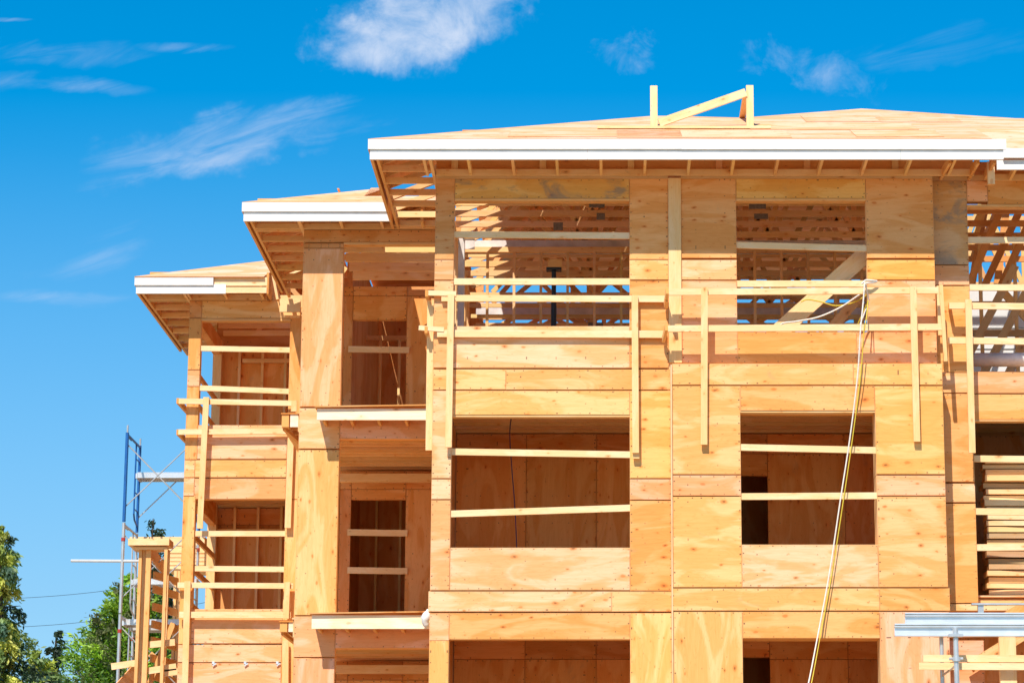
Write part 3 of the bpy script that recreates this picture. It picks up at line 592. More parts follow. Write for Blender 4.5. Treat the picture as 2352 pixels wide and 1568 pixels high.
eave(X3L + .85, xr3, 43.08, Y3, 0.605, X3L + .15)
eave(xq + .25, 9.2, 35.66, YQ, 0.605, xq)
# rungs of the side eaves
def rungs(xe, xw, ya, yb, sp=.61):
    y = ya
    while y < yb:
        m = MB(); m.box(xe + .151, xw, y, y + .038, ZE + .003, ZE + .092, jit(LU, .12)); xt = min(xw + .3, xe + max(.25, y - ya + .4)); m.beam((xe + .12, y + .06, ZE + .15), (xt, y + .06, ZE + .15 + (xt - xe - .12) * SL), .038, .09, jit(LU, .1)); rsub('rafter', m); y += sp
rungs(XEL, XA, 35.75, 38.9); rungs(X2L, X2a, 39.0, 43); rungs(X3L, X3a, 43.6, 47.5)
m = MB(); m.box(XA - .05, XA - .01, 35.19, 38.95, ZE + .001, ZE + .09, LU, 'y'); m.box(X2a - .05, X2a - .01, 38.45, 43, ZE + .001, ZE + .09, LU, 'y'); m.box(X3a - .05, X3a - .01, 43.08, 47.5, ZE + .001, ZE + .09, LU, 'y'); m.each('ledger_board', LUM, roof)
# trusses parallel to the facade
def truss(x0, x1, Y, top, xl, slope_l=True, tint=None, ch=.022):
    """bottom chord, flat-topped or hipped top chord at height top above the plate, webs"""
    tint = tint or jit(LU, .12); m = MB(); zb = EYE + 10.22 + .07; t = lambda x: min(top, max(.1, .13 + (x - xl) * SL))
    m.box(x0, x1, Y, Y + .038, zb - .07, zb + ch, tint)
    xk = xl + (top - .13) / SL
    if xk > x0 + .2: m.beam((x0, Y + .019, zb + t(x0)), (xk, Y + .019, zb + top), .038, .10, tint)
    m.beam((max(xk, x0), Y + .019, zb + top), (x1, Y + .019, zb + top), .038, .10, tint)
    x = x0 + R.uniform(.2, .7); k = 0
    while x < x1 - .5:
        dx = R.uniform(.55, .95); a, b = (x, x + dx) if k % 2 == 0 else (x + dx, x)
        if t(x) > .3: m.beam((a, Y + .019, zb), (b, Y + .019, zb + t(b) - .03), .036, .075, jit(LUO, .2))
        if k % 3 == 1 and t(x) > .3: m.box(x + dx - .03, x + dx + .05, Y + .002, Y + .036, zb + .06, zb + t(x + dx), jit(LUO, .2), 'z')
        x += dx; k += 1
    o = rsub('truss', m)
    return o
pl = MB()
def plate(x, y, w_, h_, Y):
    X, Z = P(x, y, Y); pl.box(X - w_ / 2, X + w_ / 2, Y - .004, Y - .001, Z - h_ / 2, Z + h_ / 2)
y = 36.75
while y < 50.5:
    s = y - YE; top = .28 + min(s, 5.4, max(.5, (YE + 10.8 - y) * 1.0) if y > yr else 9) * SL - .12
    top = min(top, 1.75)
    truss(XA + .05, 4.95, y, max(.5, top), XEL, ch=.022 if y < 42 else -.005); y += .61 if y < 42 else .8
y = 37.1
while y < 41: 
    s = y - YE; truss(5.05, 8.6, y, .28 + s * SL - .25, 0, tint=jit(DRK)); y += .72
y = 42.3
while y < 47:
    truss(5.05, 8.6, y, 1.75, 0, tint=jit(LUO), ch=-.01); y += 1.3
m = MB()
for x0, x1, Yd in ((2225, 2300, 38.4), (2262, 2345, 39.2), (2300, 2378, 38.8), (2232, 2262, 40.1), (2290, 2312, 40.9)): m.beam(V(x0, 655, Yd), V(x1, 478, Yd), .04, .11, jit(DRK))
m.each('truss_web', LUM, roof)
for a in [(1371, 470, .22, .09, 36.74), (1380, 497, .12, .1, 37.35), (1282, 520, .14, .12, 37.95), (1740, 473, .24, .09, 36.74), (1748, 497, .2, .08, 37.35), (1368, 750, .25, .14, 44.1)]: plate(*a)
pl.each('truss_plate', PLATE, roof)
y = 39.5
while y < 42.3:
    truss(X2a + .45, XA - .1, y, .28 + min(1.6, y - YE2) * SL - .14, X2L, ch=.07); y += .6
y = 44.2
while y < 46.4:
    truss(X3a + .2, X3d, y, .28 + (y - YE3) * SL - .1, X3L); y += .61
# roof edge framing at the open end of the left bay roof
m = MB(); m.box(PX(613, 650, 43.1), PX(618, 650, 43.1), 43.05, 44.6, ZE + .0, ZE + .36, LUO, 'y'); m.beam((PX(626, 620, 43.4), 43.3, ZE + .5), (PX(640, 690, 43.4), 43.3, ZE - .05), .04, .14, LUW, (0, 1, 0)); rsub('roof_end_board', m)
m = MB(); m.box(PX(642, 705, 43.3), PX(690, 705, 43.3), 43.3, 43.34, PZ(716, 43.3), PZ(686, 43.3), LUW); rsub('eave_block', m)
# valley timbers under the right end of the main roof
m = MB()
for x in (2160, 2225, 2262): m.beam(V(x, 405, 36.2), V(x + 22, 367, 35.3), .04, .11, LUO)
m.box(PX(2118, 380, 36.9), PX(2300, 380, 36.9), 36.9, 36.92, PZ(408, 36.9), PZ(372, 36.9), PNK); m.each('valley_board', PLY, roof)
m = MB(); m.box(PX(2268, 400, 35.7), PX(2284, 400, 35.7), 35.67, 35.75, PZ(424, 35.7), PZ(372, 35.7), LUW, 'z'); rsub('eave_post', m)
# ------------------------------------------------------------------ small balcony ledges (middle bay)
def ledge(x0, x1, yt, yb, q, lab=None, slope=.03):
    Yf = Y2 - q; zt, zb = PZ(yt, Yf), PZ(yb, Yf)
    m = MB(); m.box(x0, x1, Yf, Yf + .04, zb, zt, (0.95, .88, .74)); o = m.build('balcony_ledge', LUM, B)
    m = MB(); m.beam((x0 - .03, Yf + q / 2 - .03, zt + .022), (x1, Yf + q / 2 - .03, zt + .05), q + .04, .018, (0.70, 0.44, 0.2)); m.build('ledge_deck', PLY, o)
    m = MB(); x = x0 + .08
    while x < x1: m.box(x, x + .04, Yf + .041, Y2 - .015, zb - .02, zt - .06, jit(LUO), 'y'); x += .4
    m.each('bracket', LUM, o)
ledge(PX(728, 950, 38.5), XA - .0, 938, 964, .42)
ledge(PX(716, 1425, 38.5), XA - .0, 1412, 1443, .42)
for y0, y1, xx in [(951, 980, 641), (1428, 1450, 637)]:
    Yf = 40.2; x0 = PX(xx + 26, y0, Yf); x1 = X2a + .25; zt, zb = PZ(y0, Yf), PZ(y1, Yf)
    m = MB(); m.box(x0, x1, Yf, Yf + .04, zb, zt, WHITE and (0.9, .85, .76)); o = m.build('balcony_ledge', LUM, B)
    m = MB(); m.box(x0 - .14, x1, Yf - .02, 42.6, zt + .001, zt + .016, LUO, 'y'); m.build('ledge_deck', PLY, o)
    m = MB(); m.box(x0 - .13, x0 - .02, Yf - .0, 42.6, zb, zt - .002, LU, 'y'); m.beam((x0 - .10, Yf + .1, zb - .01), (x1, Yf + 2.0, zb - .42), .05, .05, LUO)
    for i in range(4): m.box(x0 - .1, x1, Yf + .3 + i * .4, Yf + .34 + i * .4, zb + .01, zb + .09, LUO)
    m.each('bracket', LUM, o)
# white tabs on the left bay
for x in (490, 563, 637):
    m = MB(); X, Z = P(x, 1521, Y3 - .03); m.obox((X, Y3 - .03, Z), (Vector((1, 0, 0)), Vector((0, 1, 0)), Vector((0, 0, 1))), (.02, .01, .022)); m.obox((X + .02, Y3 - .04, Z - .03), (Vector((.8, 0, .6)), Vector((0, 1, 0)), Vector((-.6, 0, .8))), (.035, .005, .01)); m.build('metal_clip', ALU, B)
# ------------------------------------------------------------------ temporary guardrails
def grail(label, items, loc):
    t = thing('guardrail', label, 'guardrail', loc, 'temporary timber guardrails')
    for kind, p0, p1, wd, ht, tint in items:
        m = MB(); up = (0, 0, 1) if kind == 'rail' else (1, 0, 0)
        m.beam(p0, p1, wd, ht, tint, up) ; m.build(kind, LUM, t)
    return t
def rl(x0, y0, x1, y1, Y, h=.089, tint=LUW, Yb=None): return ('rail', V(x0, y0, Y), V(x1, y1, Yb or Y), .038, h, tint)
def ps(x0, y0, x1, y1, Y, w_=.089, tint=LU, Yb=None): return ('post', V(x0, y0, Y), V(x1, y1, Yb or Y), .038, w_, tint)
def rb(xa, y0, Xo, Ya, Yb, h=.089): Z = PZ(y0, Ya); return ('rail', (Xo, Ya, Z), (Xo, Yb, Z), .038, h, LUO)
grail('timber guardrail before the wide top floor opening, its rails overlapping the corner at left',
      [rl(1014, 685, 1532, 687, 35.94), rl(1004, 766, 1530, 768, 35.94, .1), ps(1036, 678, 1030, 1027, 35.89), ps(1458, 679, 1460, 1040, 35.89), ps(1461, 1030, 1461, 1053, 35.93),
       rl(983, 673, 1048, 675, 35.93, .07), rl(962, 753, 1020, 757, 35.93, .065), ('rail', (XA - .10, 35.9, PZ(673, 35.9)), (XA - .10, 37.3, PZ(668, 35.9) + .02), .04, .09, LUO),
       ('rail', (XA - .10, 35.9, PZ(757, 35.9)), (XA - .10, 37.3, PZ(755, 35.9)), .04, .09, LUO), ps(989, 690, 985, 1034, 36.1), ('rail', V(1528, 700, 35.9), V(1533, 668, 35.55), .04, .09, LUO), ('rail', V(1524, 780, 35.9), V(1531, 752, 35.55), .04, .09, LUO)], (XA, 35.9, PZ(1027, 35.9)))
YG = 35.712
grail('longest timber guardrail, with the white rope knotted over its top rail',
      [rl(1532, 671, 2154, 667, YG), rl(1530, 755, 2163, 751, YG), ps(1618, 661, 1617, 1021, YG - .04), ps(2097, 659, 2106, 1014, YG - .04),
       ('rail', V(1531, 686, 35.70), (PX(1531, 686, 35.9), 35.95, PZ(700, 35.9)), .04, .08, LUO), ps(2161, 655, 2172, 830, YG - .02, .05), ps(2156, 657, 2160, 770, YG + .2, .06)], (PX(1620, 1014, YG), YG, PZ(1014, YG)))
grail('timber guardrail cut by the right picture edge, beside the opening with bare trusses',
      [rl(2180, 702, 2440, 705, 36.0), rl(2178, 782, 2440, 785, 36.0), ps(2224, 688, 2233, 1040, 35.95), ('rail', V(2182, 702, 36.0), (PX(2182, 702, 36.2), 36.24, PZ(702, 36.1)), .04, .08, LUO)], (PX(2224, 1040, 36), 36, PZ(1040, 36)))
grail('timber guardrail on the top floor of the leftmost bay',
      [rl(411, 921, 672, 926, Y3 - .12), rl(410, 992, 660, 990, Y3 - .12), ps(474, 912, 459, 1213, Y3 - .17, .095), ps(676, 920, 675, 945, Y3 - .17), ps(668, 1005, 661, 1212, Y3 - .1, .1),
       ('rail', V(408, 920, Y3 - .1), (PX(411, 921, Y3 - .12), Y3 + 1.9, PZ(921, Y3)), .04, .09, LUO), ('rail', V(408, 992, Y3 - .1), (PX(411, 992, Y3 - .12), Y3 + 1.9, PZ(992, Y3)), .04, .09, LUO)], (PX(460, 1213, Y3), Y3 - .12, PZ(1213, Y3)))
grail('timber guardrail on the lower open floor of the leftmost bay, near the stepped roof ledge',
      [rl(408, 1343, 674, 1345, Y3 - .12), rl(412, 1411, 668, 1412, Y3 - .12, .1), ps(431, 1334, 423, 1640, Y3 - .17, .1), ps(660, 1336, 657, 1420, Y3 - .17, .09), ps(656, 1470, 655, 1640, Y3 - .1, .1)], (PX(425, 1568, Y3), Y3 - .12, PZ(1640, Y3)))
# ------------------------------------------------------------------ roof brace
t = thing('roof_brace_frame', 'two upright timbers joined by a slanting board standing on the plywood roof deck', 'timber frame', (PX(1620, 290, 37.2), 37.2, ZT + 2.0 * SL))
def rz(x, y): # point on main roof plane seen at pixel
    a = (x - CX) / F; b = (CY - y) / F; dy = CT - b * ST; dz = ST + b * CT
    k = (ZT - EYE - YE * SL) / (dz - dy * SL); return Vector((a * k, dy * k, EYE + dz * k))
p1, p2 = rz(1502, 291), rz(1723, 291)
t.location = (p1 + p2) / 2
for p, ytop, dx in ((p1, 198, .01), (p2, 197, -.008)):
    m = MB(); q = V(0, ytop, p.y); m.box(p.x - .052, p.x + .052, p.y - .02, p.y + .07, p.z - .02, q.z, LUW, 'z'); m.build('post', LUM, t)
m = MB(); m.beam(V(1514, 283, p1.y - .02), V(1713, 213, p1.y - .02), .038, .12, LUW); m.build('diagonal_board', LUM, t)
m = MB(); a = rz(1708, 270); m.beam(a + Vector((-.02, .3, 0)), V(1714, 215, p1.y + .1), .04, .09, LUO, (1, 0, 0)); m.build('back_brace', LUM, t)
m = MB(); a, b = rz(1372, 297), rz(1770, 297); m.beam(a + Vector((0, 0, .02)), b + Vector((0, 0, .02)), .09, .038, LUW); m.build('foot_board', LUM, t)
# ------------------------------------------------------------------ ropes and cables
def spline(pts, n=14):
    pts = [Vector(p) for p in pts]; P_ = [pts[0] * 2 - pts[1]] + pts + [pts[-1] * 2 - pts[-2]]; o = []
    for i in range(1, len(P_) - 2):
        for k in range(n):
            u = k / n; a, b, c, d_ = P_[i - 1:i + 3]
            o.append(0.5 * ((2 * b) + (c - a) * u + (2 * a - 5 * b + 4 * c - d_) * u * u + (3 * b - a - 3 * c + d_) * u ** 3))
    o.append(pts[-1]); return o
def rope(m, pts, r): m.tube(spline(pts), r, n=6)
m = MB()
rope(m, [V(1986, 648, 35.60), V(1983, 690, 35.58), V(1976, 765, 35.56), V(1970, 860, 35.6), V(1953, 1000, 35.66), V(1930, 1150, 35.67), V(1906, 1310, 35.66), V(1880, 1450, 35.6), V(1850, 1600, 35.3), V(1800, 1800, 34.5), V(1760, 1960, 34.0)], .0105)
rope(m, [V(1987, 650, 35.60), V(1995, 690, 35.75), V(1985, 720, 35.8), V(1970, 760, 35.8)], .011)
rope(m, [V(1979, 652, 35.61), V(1988, 644, 35.6), V(1999, 644, 35.6), V(2014, 646, 35.64), V(2003, 649, 35.62), V(1990, 650, 35.6)], .013)
rope(m, [V(1975, 676, 36.02), V(1930, 706, 36.1), V(1880, 728, 36.1), V(1830, 738, 36.1), V(1800, 742, 36.12), V(1786, 752, 36.2)], .012)
tag(m.build('rope', ROPEW, None, True), 'white rope knotted over the long guardrail and hanging down past two openings', 'rope')
m = MB()
rope(m, [V(1994, 690, 35.72), V(1990, 730, 35.58), V(1984, 765, 35.56), V(1977, 860, 35.6), V(1959, 1000, 35.66), V(1937, 1150, 35.67), V(1912, 1310, 35.66), V(1886, 1450, 35.6), V(1857, 1600, 35.3), V(1808, 1800, 34.5), V(1770, 1960, 34.0)], .0075)
rope(m, [V(1990, 678, 36.0), V(1960, 695, 36.1), V(1920, 702, 36.1), V(1885, 693, 36.1), V(1855, 688, 36.08), V(1840, 693, 36.1)], .009)
rope(m, [V(1994, 690, 35.72), V(1985, 712, 35.8), V(1970, 745, 35.9)], .008)
tag(m.build('power_cord', ROPEY, None, True), 'yellow cord hanging beside the white rope down the plywood front', 'cord')
m = MB(); rope(m, [V(1175, 950, 37.5), V(1171, 1000, 37.5), V(1176, 1080, 37.5), V(1183, 1170, 37.5), V(1187, 1262, 37.5)], .008)
tag(m.build('hanging_cable', CABB, None, True), 'thin dark cable hanging inside the wide third floor opening', 'cable')
m = MB()
for i, y in enumerate((1355, 1421, 1530)):
    m = MB(); a = V(-300, y + 8, 92); b = V(265, y - 2, 90); dr = (b - a)
    m.tube([a + dr * (k / 12) + Vector((0, 0, -.25 * (1 - (k / 6 - 1) ** 2))) for k in range(25)], .0075, n=5)
    tag(m.build('overhead_wire', BLACK), ['thin overhead wire, highest of three, crossing the sky between the conifers', 'thin overhead wire, middle of three, left of the green conifer', 'thin overhead wire, lowest of three, just above the bottom left treetops'][i], 'wire', 'overhead wires')
# jack post
t = thing('jack_post', 'black steel jack post standing inside the wide top floor opening', 'jack post', (PX(1272, 745, 38.3), 38.3, zf))
m = MB(); X = PX(1272, 680, 38.3); zt = PZ(622, 38.3); m.tube([(X, 38.3, zf), (X, 38.3, PZ(680, 38.3))], .042, n=12); m.tube([(X, 38.3, PZ(680, 38.3)), (X, 38.3, zt)], .034, n=12); m.build('tube', BLACK, t)
m = MB(); m.box(X - .11, X + .11, 38.22, 38.38, zt, zt + .035); m.build('head_plate', BLACK, t)
m = MB(); m.box(X - .13, X + .13, 38.2, 38.4, zf + .001, zf + .02); m.build('foot_plate', BLACK, t)
m = MB(); m.box(X - .09, X + .12, 38.2, 38.4, zt + .036, zt + .15, LUO); tag(m.build('timber_pad', LUM), 'short timber block resting on top of the black jack post', 'timber block')
# white bag
m = MB(); c = V(980, 1419, 38.36); n = 14; rings = []
for i in range(9):
    ph = math.pi * i / 8; rr = math.sin(ph) * .062 * (1 + .15 * math.sin(i * 2.1)) + .004; rings.append((c + Vector((.02 * math.sin(i), 0, .13 * math.cos(ph) - .0)), rr))
m.tube([r_[0] for r_ in rings], [r_[1] for r_ in rings], n=n)
tag(m.build('plastic_bag', WRAP, None, True), 'small white plastic bundle stuffed beside the corner at the end of the lower balcony ledge', 'plastic bag')
# ------------------------------------------------------------------ right: white wrapped wall behind, stack of boards, scaffold
m = MB(); m.box(4.9, 10, 42.0, 42.12, 0.15, PZ(655, 42), (1, 1, 1)); m.build('wrapped_wall', WRAP, B)
m = MB(); 
for y in (700, 752, 800): m.box(4.9, 10, 41.985, 41.999, PZ(y + 1.5, 42), PZ(y, 42))
m.build('wall_joint', plain('joint_grey', (.45, .46, .47)), B)
m = MB()
for x in (2262, 2318, 2375): beamD(m, x - 60, 860, x + 70, 610, 38.5, .05, .12, GRY)
for x in (2250, 2330): m.box(PX(x, 700, 39), PX(x + 8, 700, 39), 39, 39.05, zf, EYE + 10.2, LU, 'z')
beamD(m, 2200, 765, 2420, 765, 38.9, .05, .1, GRY); beamD(m, 2210, 700, 2420, 698, 40.9, .05, .1, LU); beamD(m, 2290, 655, 2420, 800, 39.4, .04, .12, LU); m.each('truss_brace', LUM, B)
m = MB(); rr = MB(); 
o = MB(); o.tube([V(2236, 826, 37.4), V(2420, 826, 37.4)], .10, n=16); tag(o.build('film_roll', PAPER, None, True), 'long pale roll of plastic lying behind the right hand guardrail', 'plastic roll')
yb_ = PZ(1388, 36.9); k = 0; z = yb_ + .02
m = MB(); m.box(XQ2, XQR, 36.4, 38.3, z - .06, z - .02, LUO); m.build('stack_platform', LUM, B)
ztop = PZ(1068, 36.9)
while z < ztop:
    h = R.choice((.06, .085, .09, .075)); x0 = PX(2256 + R.uniform(0, 10), 1200, 36.9); dy = R.uniform(-.06, .06)
    m = MB(); tl = R.uniform(-.012, .012)
    m.beam((x0, 36.9 + dy, z + h / 2), (x0 + 3.4, 36.9 + dy + R.uniform(-.12, .25), z + h / 2 + tl), .32, h - .006, jit(R.choice([LUW, LU, LUW, LU, GRY]), .08))
    o = m.build('timber_board', LUM); tag(o, 'long pale timber lying in the tall stack inside the right hand opening', 'timber', 'boards stacked in the right hand opening')
    z += h + .012; k += 1
sc_ = thing('shoring_scaffold', 'aluminium beams on steel posts at the bottom right corner of the facade', 'scaffold', (PX(2195, 1568, 34.4), 34.4, 0))
def ibeam(x0, x1, yt, yb, Y):
    m = MB(); X0, X1 = PX(x0, yt, Y), x1; zt, zb = PZ(yt, Y), PZ(yb, Y); h = zt - zb
    m.box(X0, X1, Y - .05, Y + .05, zt - .018, zt); m.box(X0, X1, Y - .05, Y + .05, zb, zb + .018); m.box(X0, X1, Y - .01, Y + .01, zb + .018, zt - .018); m.box(X0, X1, Y - .04, Y + .04, zt - .045, zt - .03)
    m.build('aluminium_beam', ALU, sc_)
ibeam(2078, 8, 1407, 1436, 34.55); ibeam(2054, 8, 1432, 1461, 34.35)
for x, Y, r in ((2196, 34.25, .035), (2163, 34.7, .028)):
    X = PX(x, 1500, Y); m = MB(); m.tube([(X, Y, 0), (X, Y, PZ(1462 if Y > 34.5 else 1440, Y))], r, n=12); m.box(X - .09, X + .09, Y - .06, Y + .06, PZ(1462 if Y > 34.5 else 1462, Y), PZ(1459, Y) + .02); m.build('post', GALV, sc_)
m = MB(); m.tube([V(2180, 1512, 34.25), V(2212, 1512, 34.25)], .02); X = PX(2196, 1500, 34.25); m.tube([(X, 34.25, PZ(1518, 34.25)), (X, 34.25, PZ(1508, 34.25))], .055, n=12); m.build('collar', GALV, sc_)
m = MB(); m.tube([V(2163, 1552, 34.7), V(2192, 1530, 34.3)], .014); m.tube([V(2200, 1570, 34.3), V(2260, 1610, 34.5)], .016); m.build('brace', GALV, sc_)
m = MB(); m.box(PX(2232, 1385, 35.6), 8, 35.6, 35.68, PZ(1388, 35.6), PZ(1384, 35.6)); m.box(PX(2247, 1395, 35.6), PX(2260, 1395, 35.6), 35.62, 35.7, PZ(1408, 35.6), PZ(1386, 35.6)); m.build('cross_beam', GALV, sc_)
t = thing('timber_shoring', 'pale timber rails and an upright board under the aluminium beams', 'timber frame', (PX(2300, 1568, 35), 35, 0))
for a in [(2120, 1511, 2420, 1512), (2110, 1529, 2420, 1530)]:
    m = MB(); beamD(m, *a, 34.47 if a[1] < 1520 else 34.44, .04, .089, LUW); m.build('rail', LUM, t)
m = MB(); X0, X1 = PX(2296, 1500, 35.0), PX(2334, 1500, 35.0); m.box(X0, X1, 35.0, 35.09, 0, PZ(1463, 35.05), LUW, 'z'); m.build('upright', LUM, t)
m = MB(); m.beam(V(2230, 1530, 36.0), V(2440, 1400, 36.0), .2, .16, LUO); m.beam(V(2300, 1440, 35.9), V(2450, 1350, 35.9), .1, .30, ORG); m.build('raking_board', PLY, t)
# ------------------------------------------------------------------ scaffold tower (left)
ST_ = thing('scaffold_tower', 'scaffold tower with a blue top frame left of the leftmost bay', 'scaffold', (PX(280, 1568, 46), 46, 0))
XS = PX(293, 985, 46.0); Ya, Yb = 46.0, 47.3
zs = [PZ(1200, 46) + 1.585 - k * 1.585 for k in range(8)]
for fx in (XS, XS + 1.1):
    for k in range(7):
        z1 = zs[k]; z0 = max(0, zs[k + 1]); 
        if z1 <= .1: break
        mat = BLUE if k == 0 else GALV; m = MB()
        m.tube([(fx, Ya, z0 + .02), (fx, Ya, z1)], .03, n=8); m.tube([(fx, Yb, z0 + .02), (fx, Yb, z1)], .026, n=8)
        m.tube([(fx, Ya, z1 - .03), (fx, Yb, z1 - .03)], .02, n=6)
        m.tube([(fx, Ya, z1 - .06), (fx, Ya + .42, z1 - .06)], .015, n=6)
        m.tube([(fx, Yb - .38, z1 - .05), (fx, Yb - .38, z0 + .3), (fx, Yb - .3, z0 + .2), (fx, Yb, z0 + .12)], .017, n=6)
        for r_ in range(1, 5): m.tube([(fx, Yb - .38, z1 - .3 * r_), (fx, Yb, z1 - .3 * r_)], .012, n=6)
        m.build('frame', mat, ST_)
        if k == 0:
            for yy_ in (Ya, Yb): q = MB(); q.tube([(fx, yy_, z1), (fx, yy_, z1 + .13)], .016, n=8); q.build('pin', GALV, ST_)
        else:
            q = MB(); q.tube([(fx, Ya, z1 - .32), (fx, Ya, z1 - .26)], .036, n=8); q.tube([(fx, Yb, z1 - .32), (fx, Yb, z1 - .26)], .032, n=8); q.build('coupling', RED, ST_)
for k in range(6):
    z1 = zs[k] - .2; z0 = zs[k] - 1.3
    for yy_ in (Ya, Yb):
        m = MB(); m.tube([(XS, yy_ + .03, z1), (XS + 1.1, yy_ + .03, z0)], .011, n=6); m.tube([(XS, yy_ + .045, z0), (XS + 1.1, yy_ + .045, z1)], .011, n=6); m.build('cross_brace', GALV, ST_)
for y_, x0, x1, Y_ in [(1084, 316, 0, 46.9), (1328, 306, 0, 46.9), (1421, 285, 0, 46.4), (1433, 302, 0, 47.0)]:
    m = MB(); Z = PZ(y_, Y_); X0 = PX(x0, y_, Y_); m.box(X0, XS + 1.15, Y_, Y_ + .45, Z - .012, Z); m.box(X0, XS + 1.15, Y_, Y_ + .03, Z - .10, Z - .013); m.box(X0, XS + 1.15, Y_ + .42, Y_ + .45, Z - .10, Z - .013); m.box(X0 - .03, X0, Y_ - .01, Y_ + .46, Z - .11, Z - .02); m.build('plank', ALU, ST_)
m = MB(); m.tube([V(163, 1287, 46), V(330, 1288, 46)], .026, n=8); m.build('horizontal_pole', ALU, ST_)
# ------------------------------------------------------------------ timber porch frame (left)
YP = 45.2
t = thing('timber_porch_frame', 'timber post frame with stacked boards on top, at the lower left beside the leftmost bay', 'timber frame', (PX(340, 1568, YP), YP, 0))
for x0, x1, Y_, t_, yt in [(313, 321, YP, LUO, 1262), (322, 330, YP + .15, LU, 1262), (330, 342, YP, LUO, 1262), (372, 380, YP - .1, LUO, 1256), (380, 384, YP + .2, LU, 1262)]:
    xa, xb = PX(x0, 1420, Y_), PX(x1, 1420, Y_); m = MB(); m.box(xa, xb - .004, Y_, Y_ + .09, 0, PZ(yt, Y_), jit(t_), 'z'); m.build('post', LUM, t)
YH = 47.6
m = MB(); m.box(PX(298, 1240, YP), PX(392, 1240, YP), YP - .15, YP + .3, PZ(1254, YP), PZ(1239, YP), LUW); m.box(PX(306, 1258, YP), PX(381, 1258, YP), YP - .05, YP + .2, PZ(1262, YP), PZ(1256, YP), LU); m.build('top_plate', LUM, t)
m = MB(); m.box(PX(298, 1240, YH), PX(470, 1240, YH), YH, YH + .9, PZ(1252, YH), PZ(1232, YH), LUW); m.box(PX(385, 1270, YH), PX(475, 1270, YH), YH + .01, YH + .8, PZ(1308, YH), PZ(1253, YH), LUW)
m.build('roof_boards', LUM, t)
m = MB()
for y_ in (1262, 1272, 1281, 1290, 1299): m.box(PX(385, 1270, YH), PX(475, 1270, YH), YH - .006, YH + .009, PZ(y_ + 7, YH), PZ(y_, YH), jit(LUW))
m.build('edge_boards', LUM, t)
m = MB(); m.beam(V(345, 1262, YP + .1), V(378, 1310, YP + 1.6), .04, .22, ORG); m.each('side_beam', PLY, t)
m = MB(); XL_ = PX(395, 1420, YP + 1.2)
for i, y_ in enumerate((1320, 1352, 1392, 1432, 1470, 1510, 1550)):
    m.beam((XL_ - .22, YP + .5, PZ(y_, YP + .5)), (XL_ + .1, YP + 1.6, PZ(y_ + 12, YP + 1.2)), .04, .13, LUO)
m.build('stringer_boards', LUM, t)
for a in [(256, 1530, 312, 1522), (342, 1480, 402, 1474), (340, 1540, 405, 1530), (378, 1545, 420, 1540)]:
    m = MB(); beamD(m, *a, YP + .1, .04, .11, LUW); m.build('rail', LUM, t)
m = MB(); beamD(m, 344, 1568, 398, 1430, YP + .6, .04, .09, LUO); beamD(m, 345, 1500, 400, 1545, YP + .8, .04, .09, LUO); m.build('diagonal_board', LUM, t)
for x_ in (396, 404):
    m = MB(); X = PX(x_, 1420, YP + 1.4); m.box(X, X + .05, YP + 1.4, YP + 1.49, 0, PZ(1310, YP + 1.4), LU, 'z'); m.build('post', LUM, t)
m = MB(); m.poly([V(262, 1575, YP - .1), V(312, 1520, YP + .6), V(312, 1600, YP + .6), V(262, 1640, YP - .1)], .02, PAL); m.build('plywood_ramp', PLY, t)
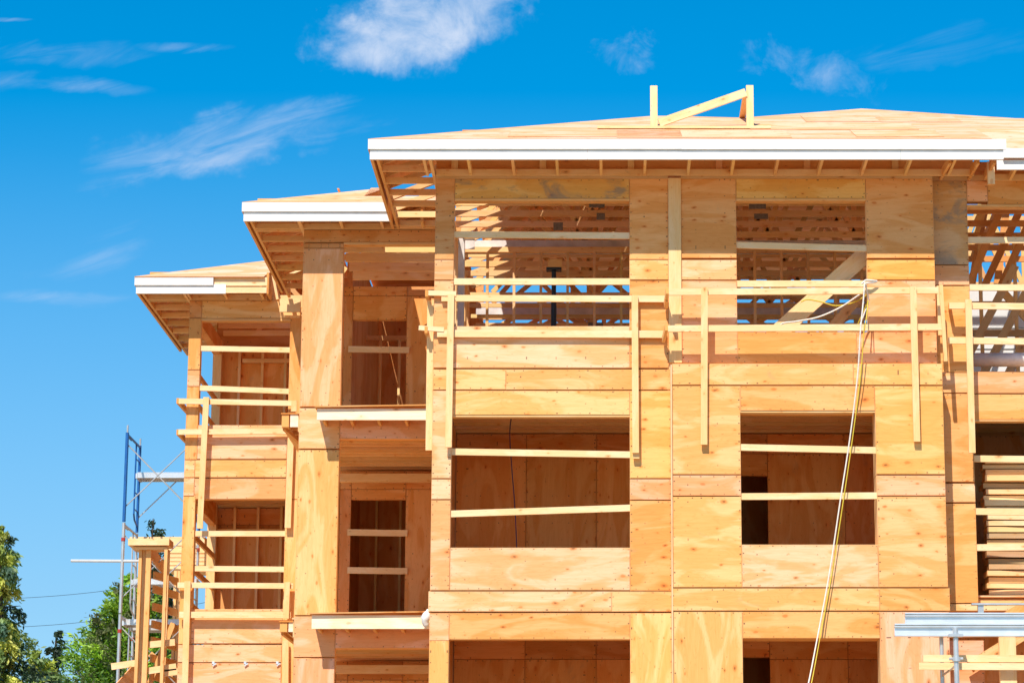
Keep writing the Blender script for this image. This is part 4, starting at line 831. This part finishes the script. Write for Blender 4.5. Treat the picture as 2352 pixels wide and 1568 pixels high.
# ------------------------------------------------------------------ trees
def tree(name, label, x, ytop, Y, rb_, hcrown, n, cols, leaf=.11, droop=.35, seed=1, shape=1.0, irregular=.3, per=60):
    Rr = random.Random(seed); top = V(x, ytop, Y); X, Z = top.x, top.z
    t = thing(name, label, 'tree', (X, Y, 0))
    m = MB(); m.tube([(X, Y, 0), (X + .05, Y, Z * .4), (X - .03, Y, Z * .75), (X, Y, Z - .05)], [.28, .2, .11, .012], n=9)
    zc0 = max(1.0, Z - hcrown); br = []
    nb = int(n / per)
    for i in range(nb):
        u = (i + Rr.random()) / nb; u = u ** .72; z = Z - u * (Z - zc0)
        a = Rr.uniform(0, 2 * math.pi); r_ = rb_ * (u ** shape) * Rr.uniform(1 - irregular, 1 + irregular * .55) + .1
        br.append((z, a, r_))
    for z, a, r_ in br[::3]:
        e = Vector((X + math.cos(a) * r_ * .8, Y + math.sin(a) * r_ * .8, z + r_ * .1))
        m.tube([(X, Y, z), e], [.03, .006], n=4, tint=LU)
    m.build('trunk', BARK, t)
    c = MB(); vs = c.v; fs = c.f
    for z, a, r_ in br:
        ca, sa = math.cos(a), math.sin(a); k = int(per * (0.5 + r_ / rb_)); bt = Rr.uniform(.65, 1.35); col0 = Rr.choice(cols)
        for j in range(k):
            q = math.sqrt(Rr.random()) ; rr = r_ * q; sp = (.10 + .28 * r_ * (1 - q * .6)) * (1 if per < 100 else .62)
            p = Vector((X + ca * rr + Rr.gauss(0, sp * .5), Y + sa * rr + Rr.gauss(0, sp * .5), z + rr * .32 - droop * rr * rr / max(.3, r_) - abs(Rr.gauss(0, .10 + .06 * r_)) ))
            s_ = leaf * Rr.uniform(.6, 1.35); d1 = Vector((ca * .6 + Rr.gauss(0, .5), sa * .6 + Rr.gauss(0, .5), -droop + Rr.gauss(0, .45))).normalized()
            d2 = d1.cross(Vector((Rr.gauss(0, 1), Rr.gauss(0, 1), Rr.gauss(0, 1)))).normalized()
            b0 = len(vs); vs += [p - d1 * s_, p + d2 * s_ * .36, p + d1 * s_, p - d2 * s_ * .36]; fs.append([b0, b0 + 1, b0 + 2, b0 + 3])
            kk = bt * Rr.uniform(.75, 1.25); c.t.append(tuple(v * kk for v in col0))
    c.gc = [(0, 0, 0)] * (4 * len(fs)); c.sz = [(1, 1, 0)] * (4 * len(fs))
    c.build('crown', LEAF, t); return t
CY_ = [(.42, .45, .08), (.32, .38, .08), (.18, .26, .08), (.48, .47, .10), (.08, .15, .09)]
CG = [(.20, .36, .03), (.28, .43, .035), (.13, .24, .03), (.15, .17, .06), (.31, .45, .04)]
CD = [(.04, .09, .03), (.05, .10, .03), (.03, .06, .03)]
tree('conifer_tree', 'yellow green drooping conifer at the left picture edge', 8, 1205, 58, .88, 6.0, 38000, CY_, .06, .55, 3, .6, .8, 170)
tree('conifer_tree', 'bright green bushy conifer behind the scaffold tower', 305, 1318, 66, 2.5, 5.5, 60000, CG, .07, -.15, 5, .8, .5, 130)
tree('conifer_tree', 'slim dark conifer tip between the left edge tree and the green conifer', 130, 1445, 72, .45, 4, 3500, CD, .08, .3, 8, .55, .5)
tree('conifer_tree', 'slim dark conifer tip rising above the timber porch frame', 352, 1186, 74, .5, 4.5, 3500, CD, .08, .3, 9, .6, .5)
tree('conifer_tree', 'low yellow green conifer at the foot of the left edge tree', 92, 1490, 62, 1.0, 3.2, 8000, CY_, .09, .4, 11, .7, .4)
tree('conifer_tree', 'dark conifer tip just left of the leftmost bay column', 398, 1226, 76, .5, 4.5, 2500, CD, .08, .3, 12, .6, .5)
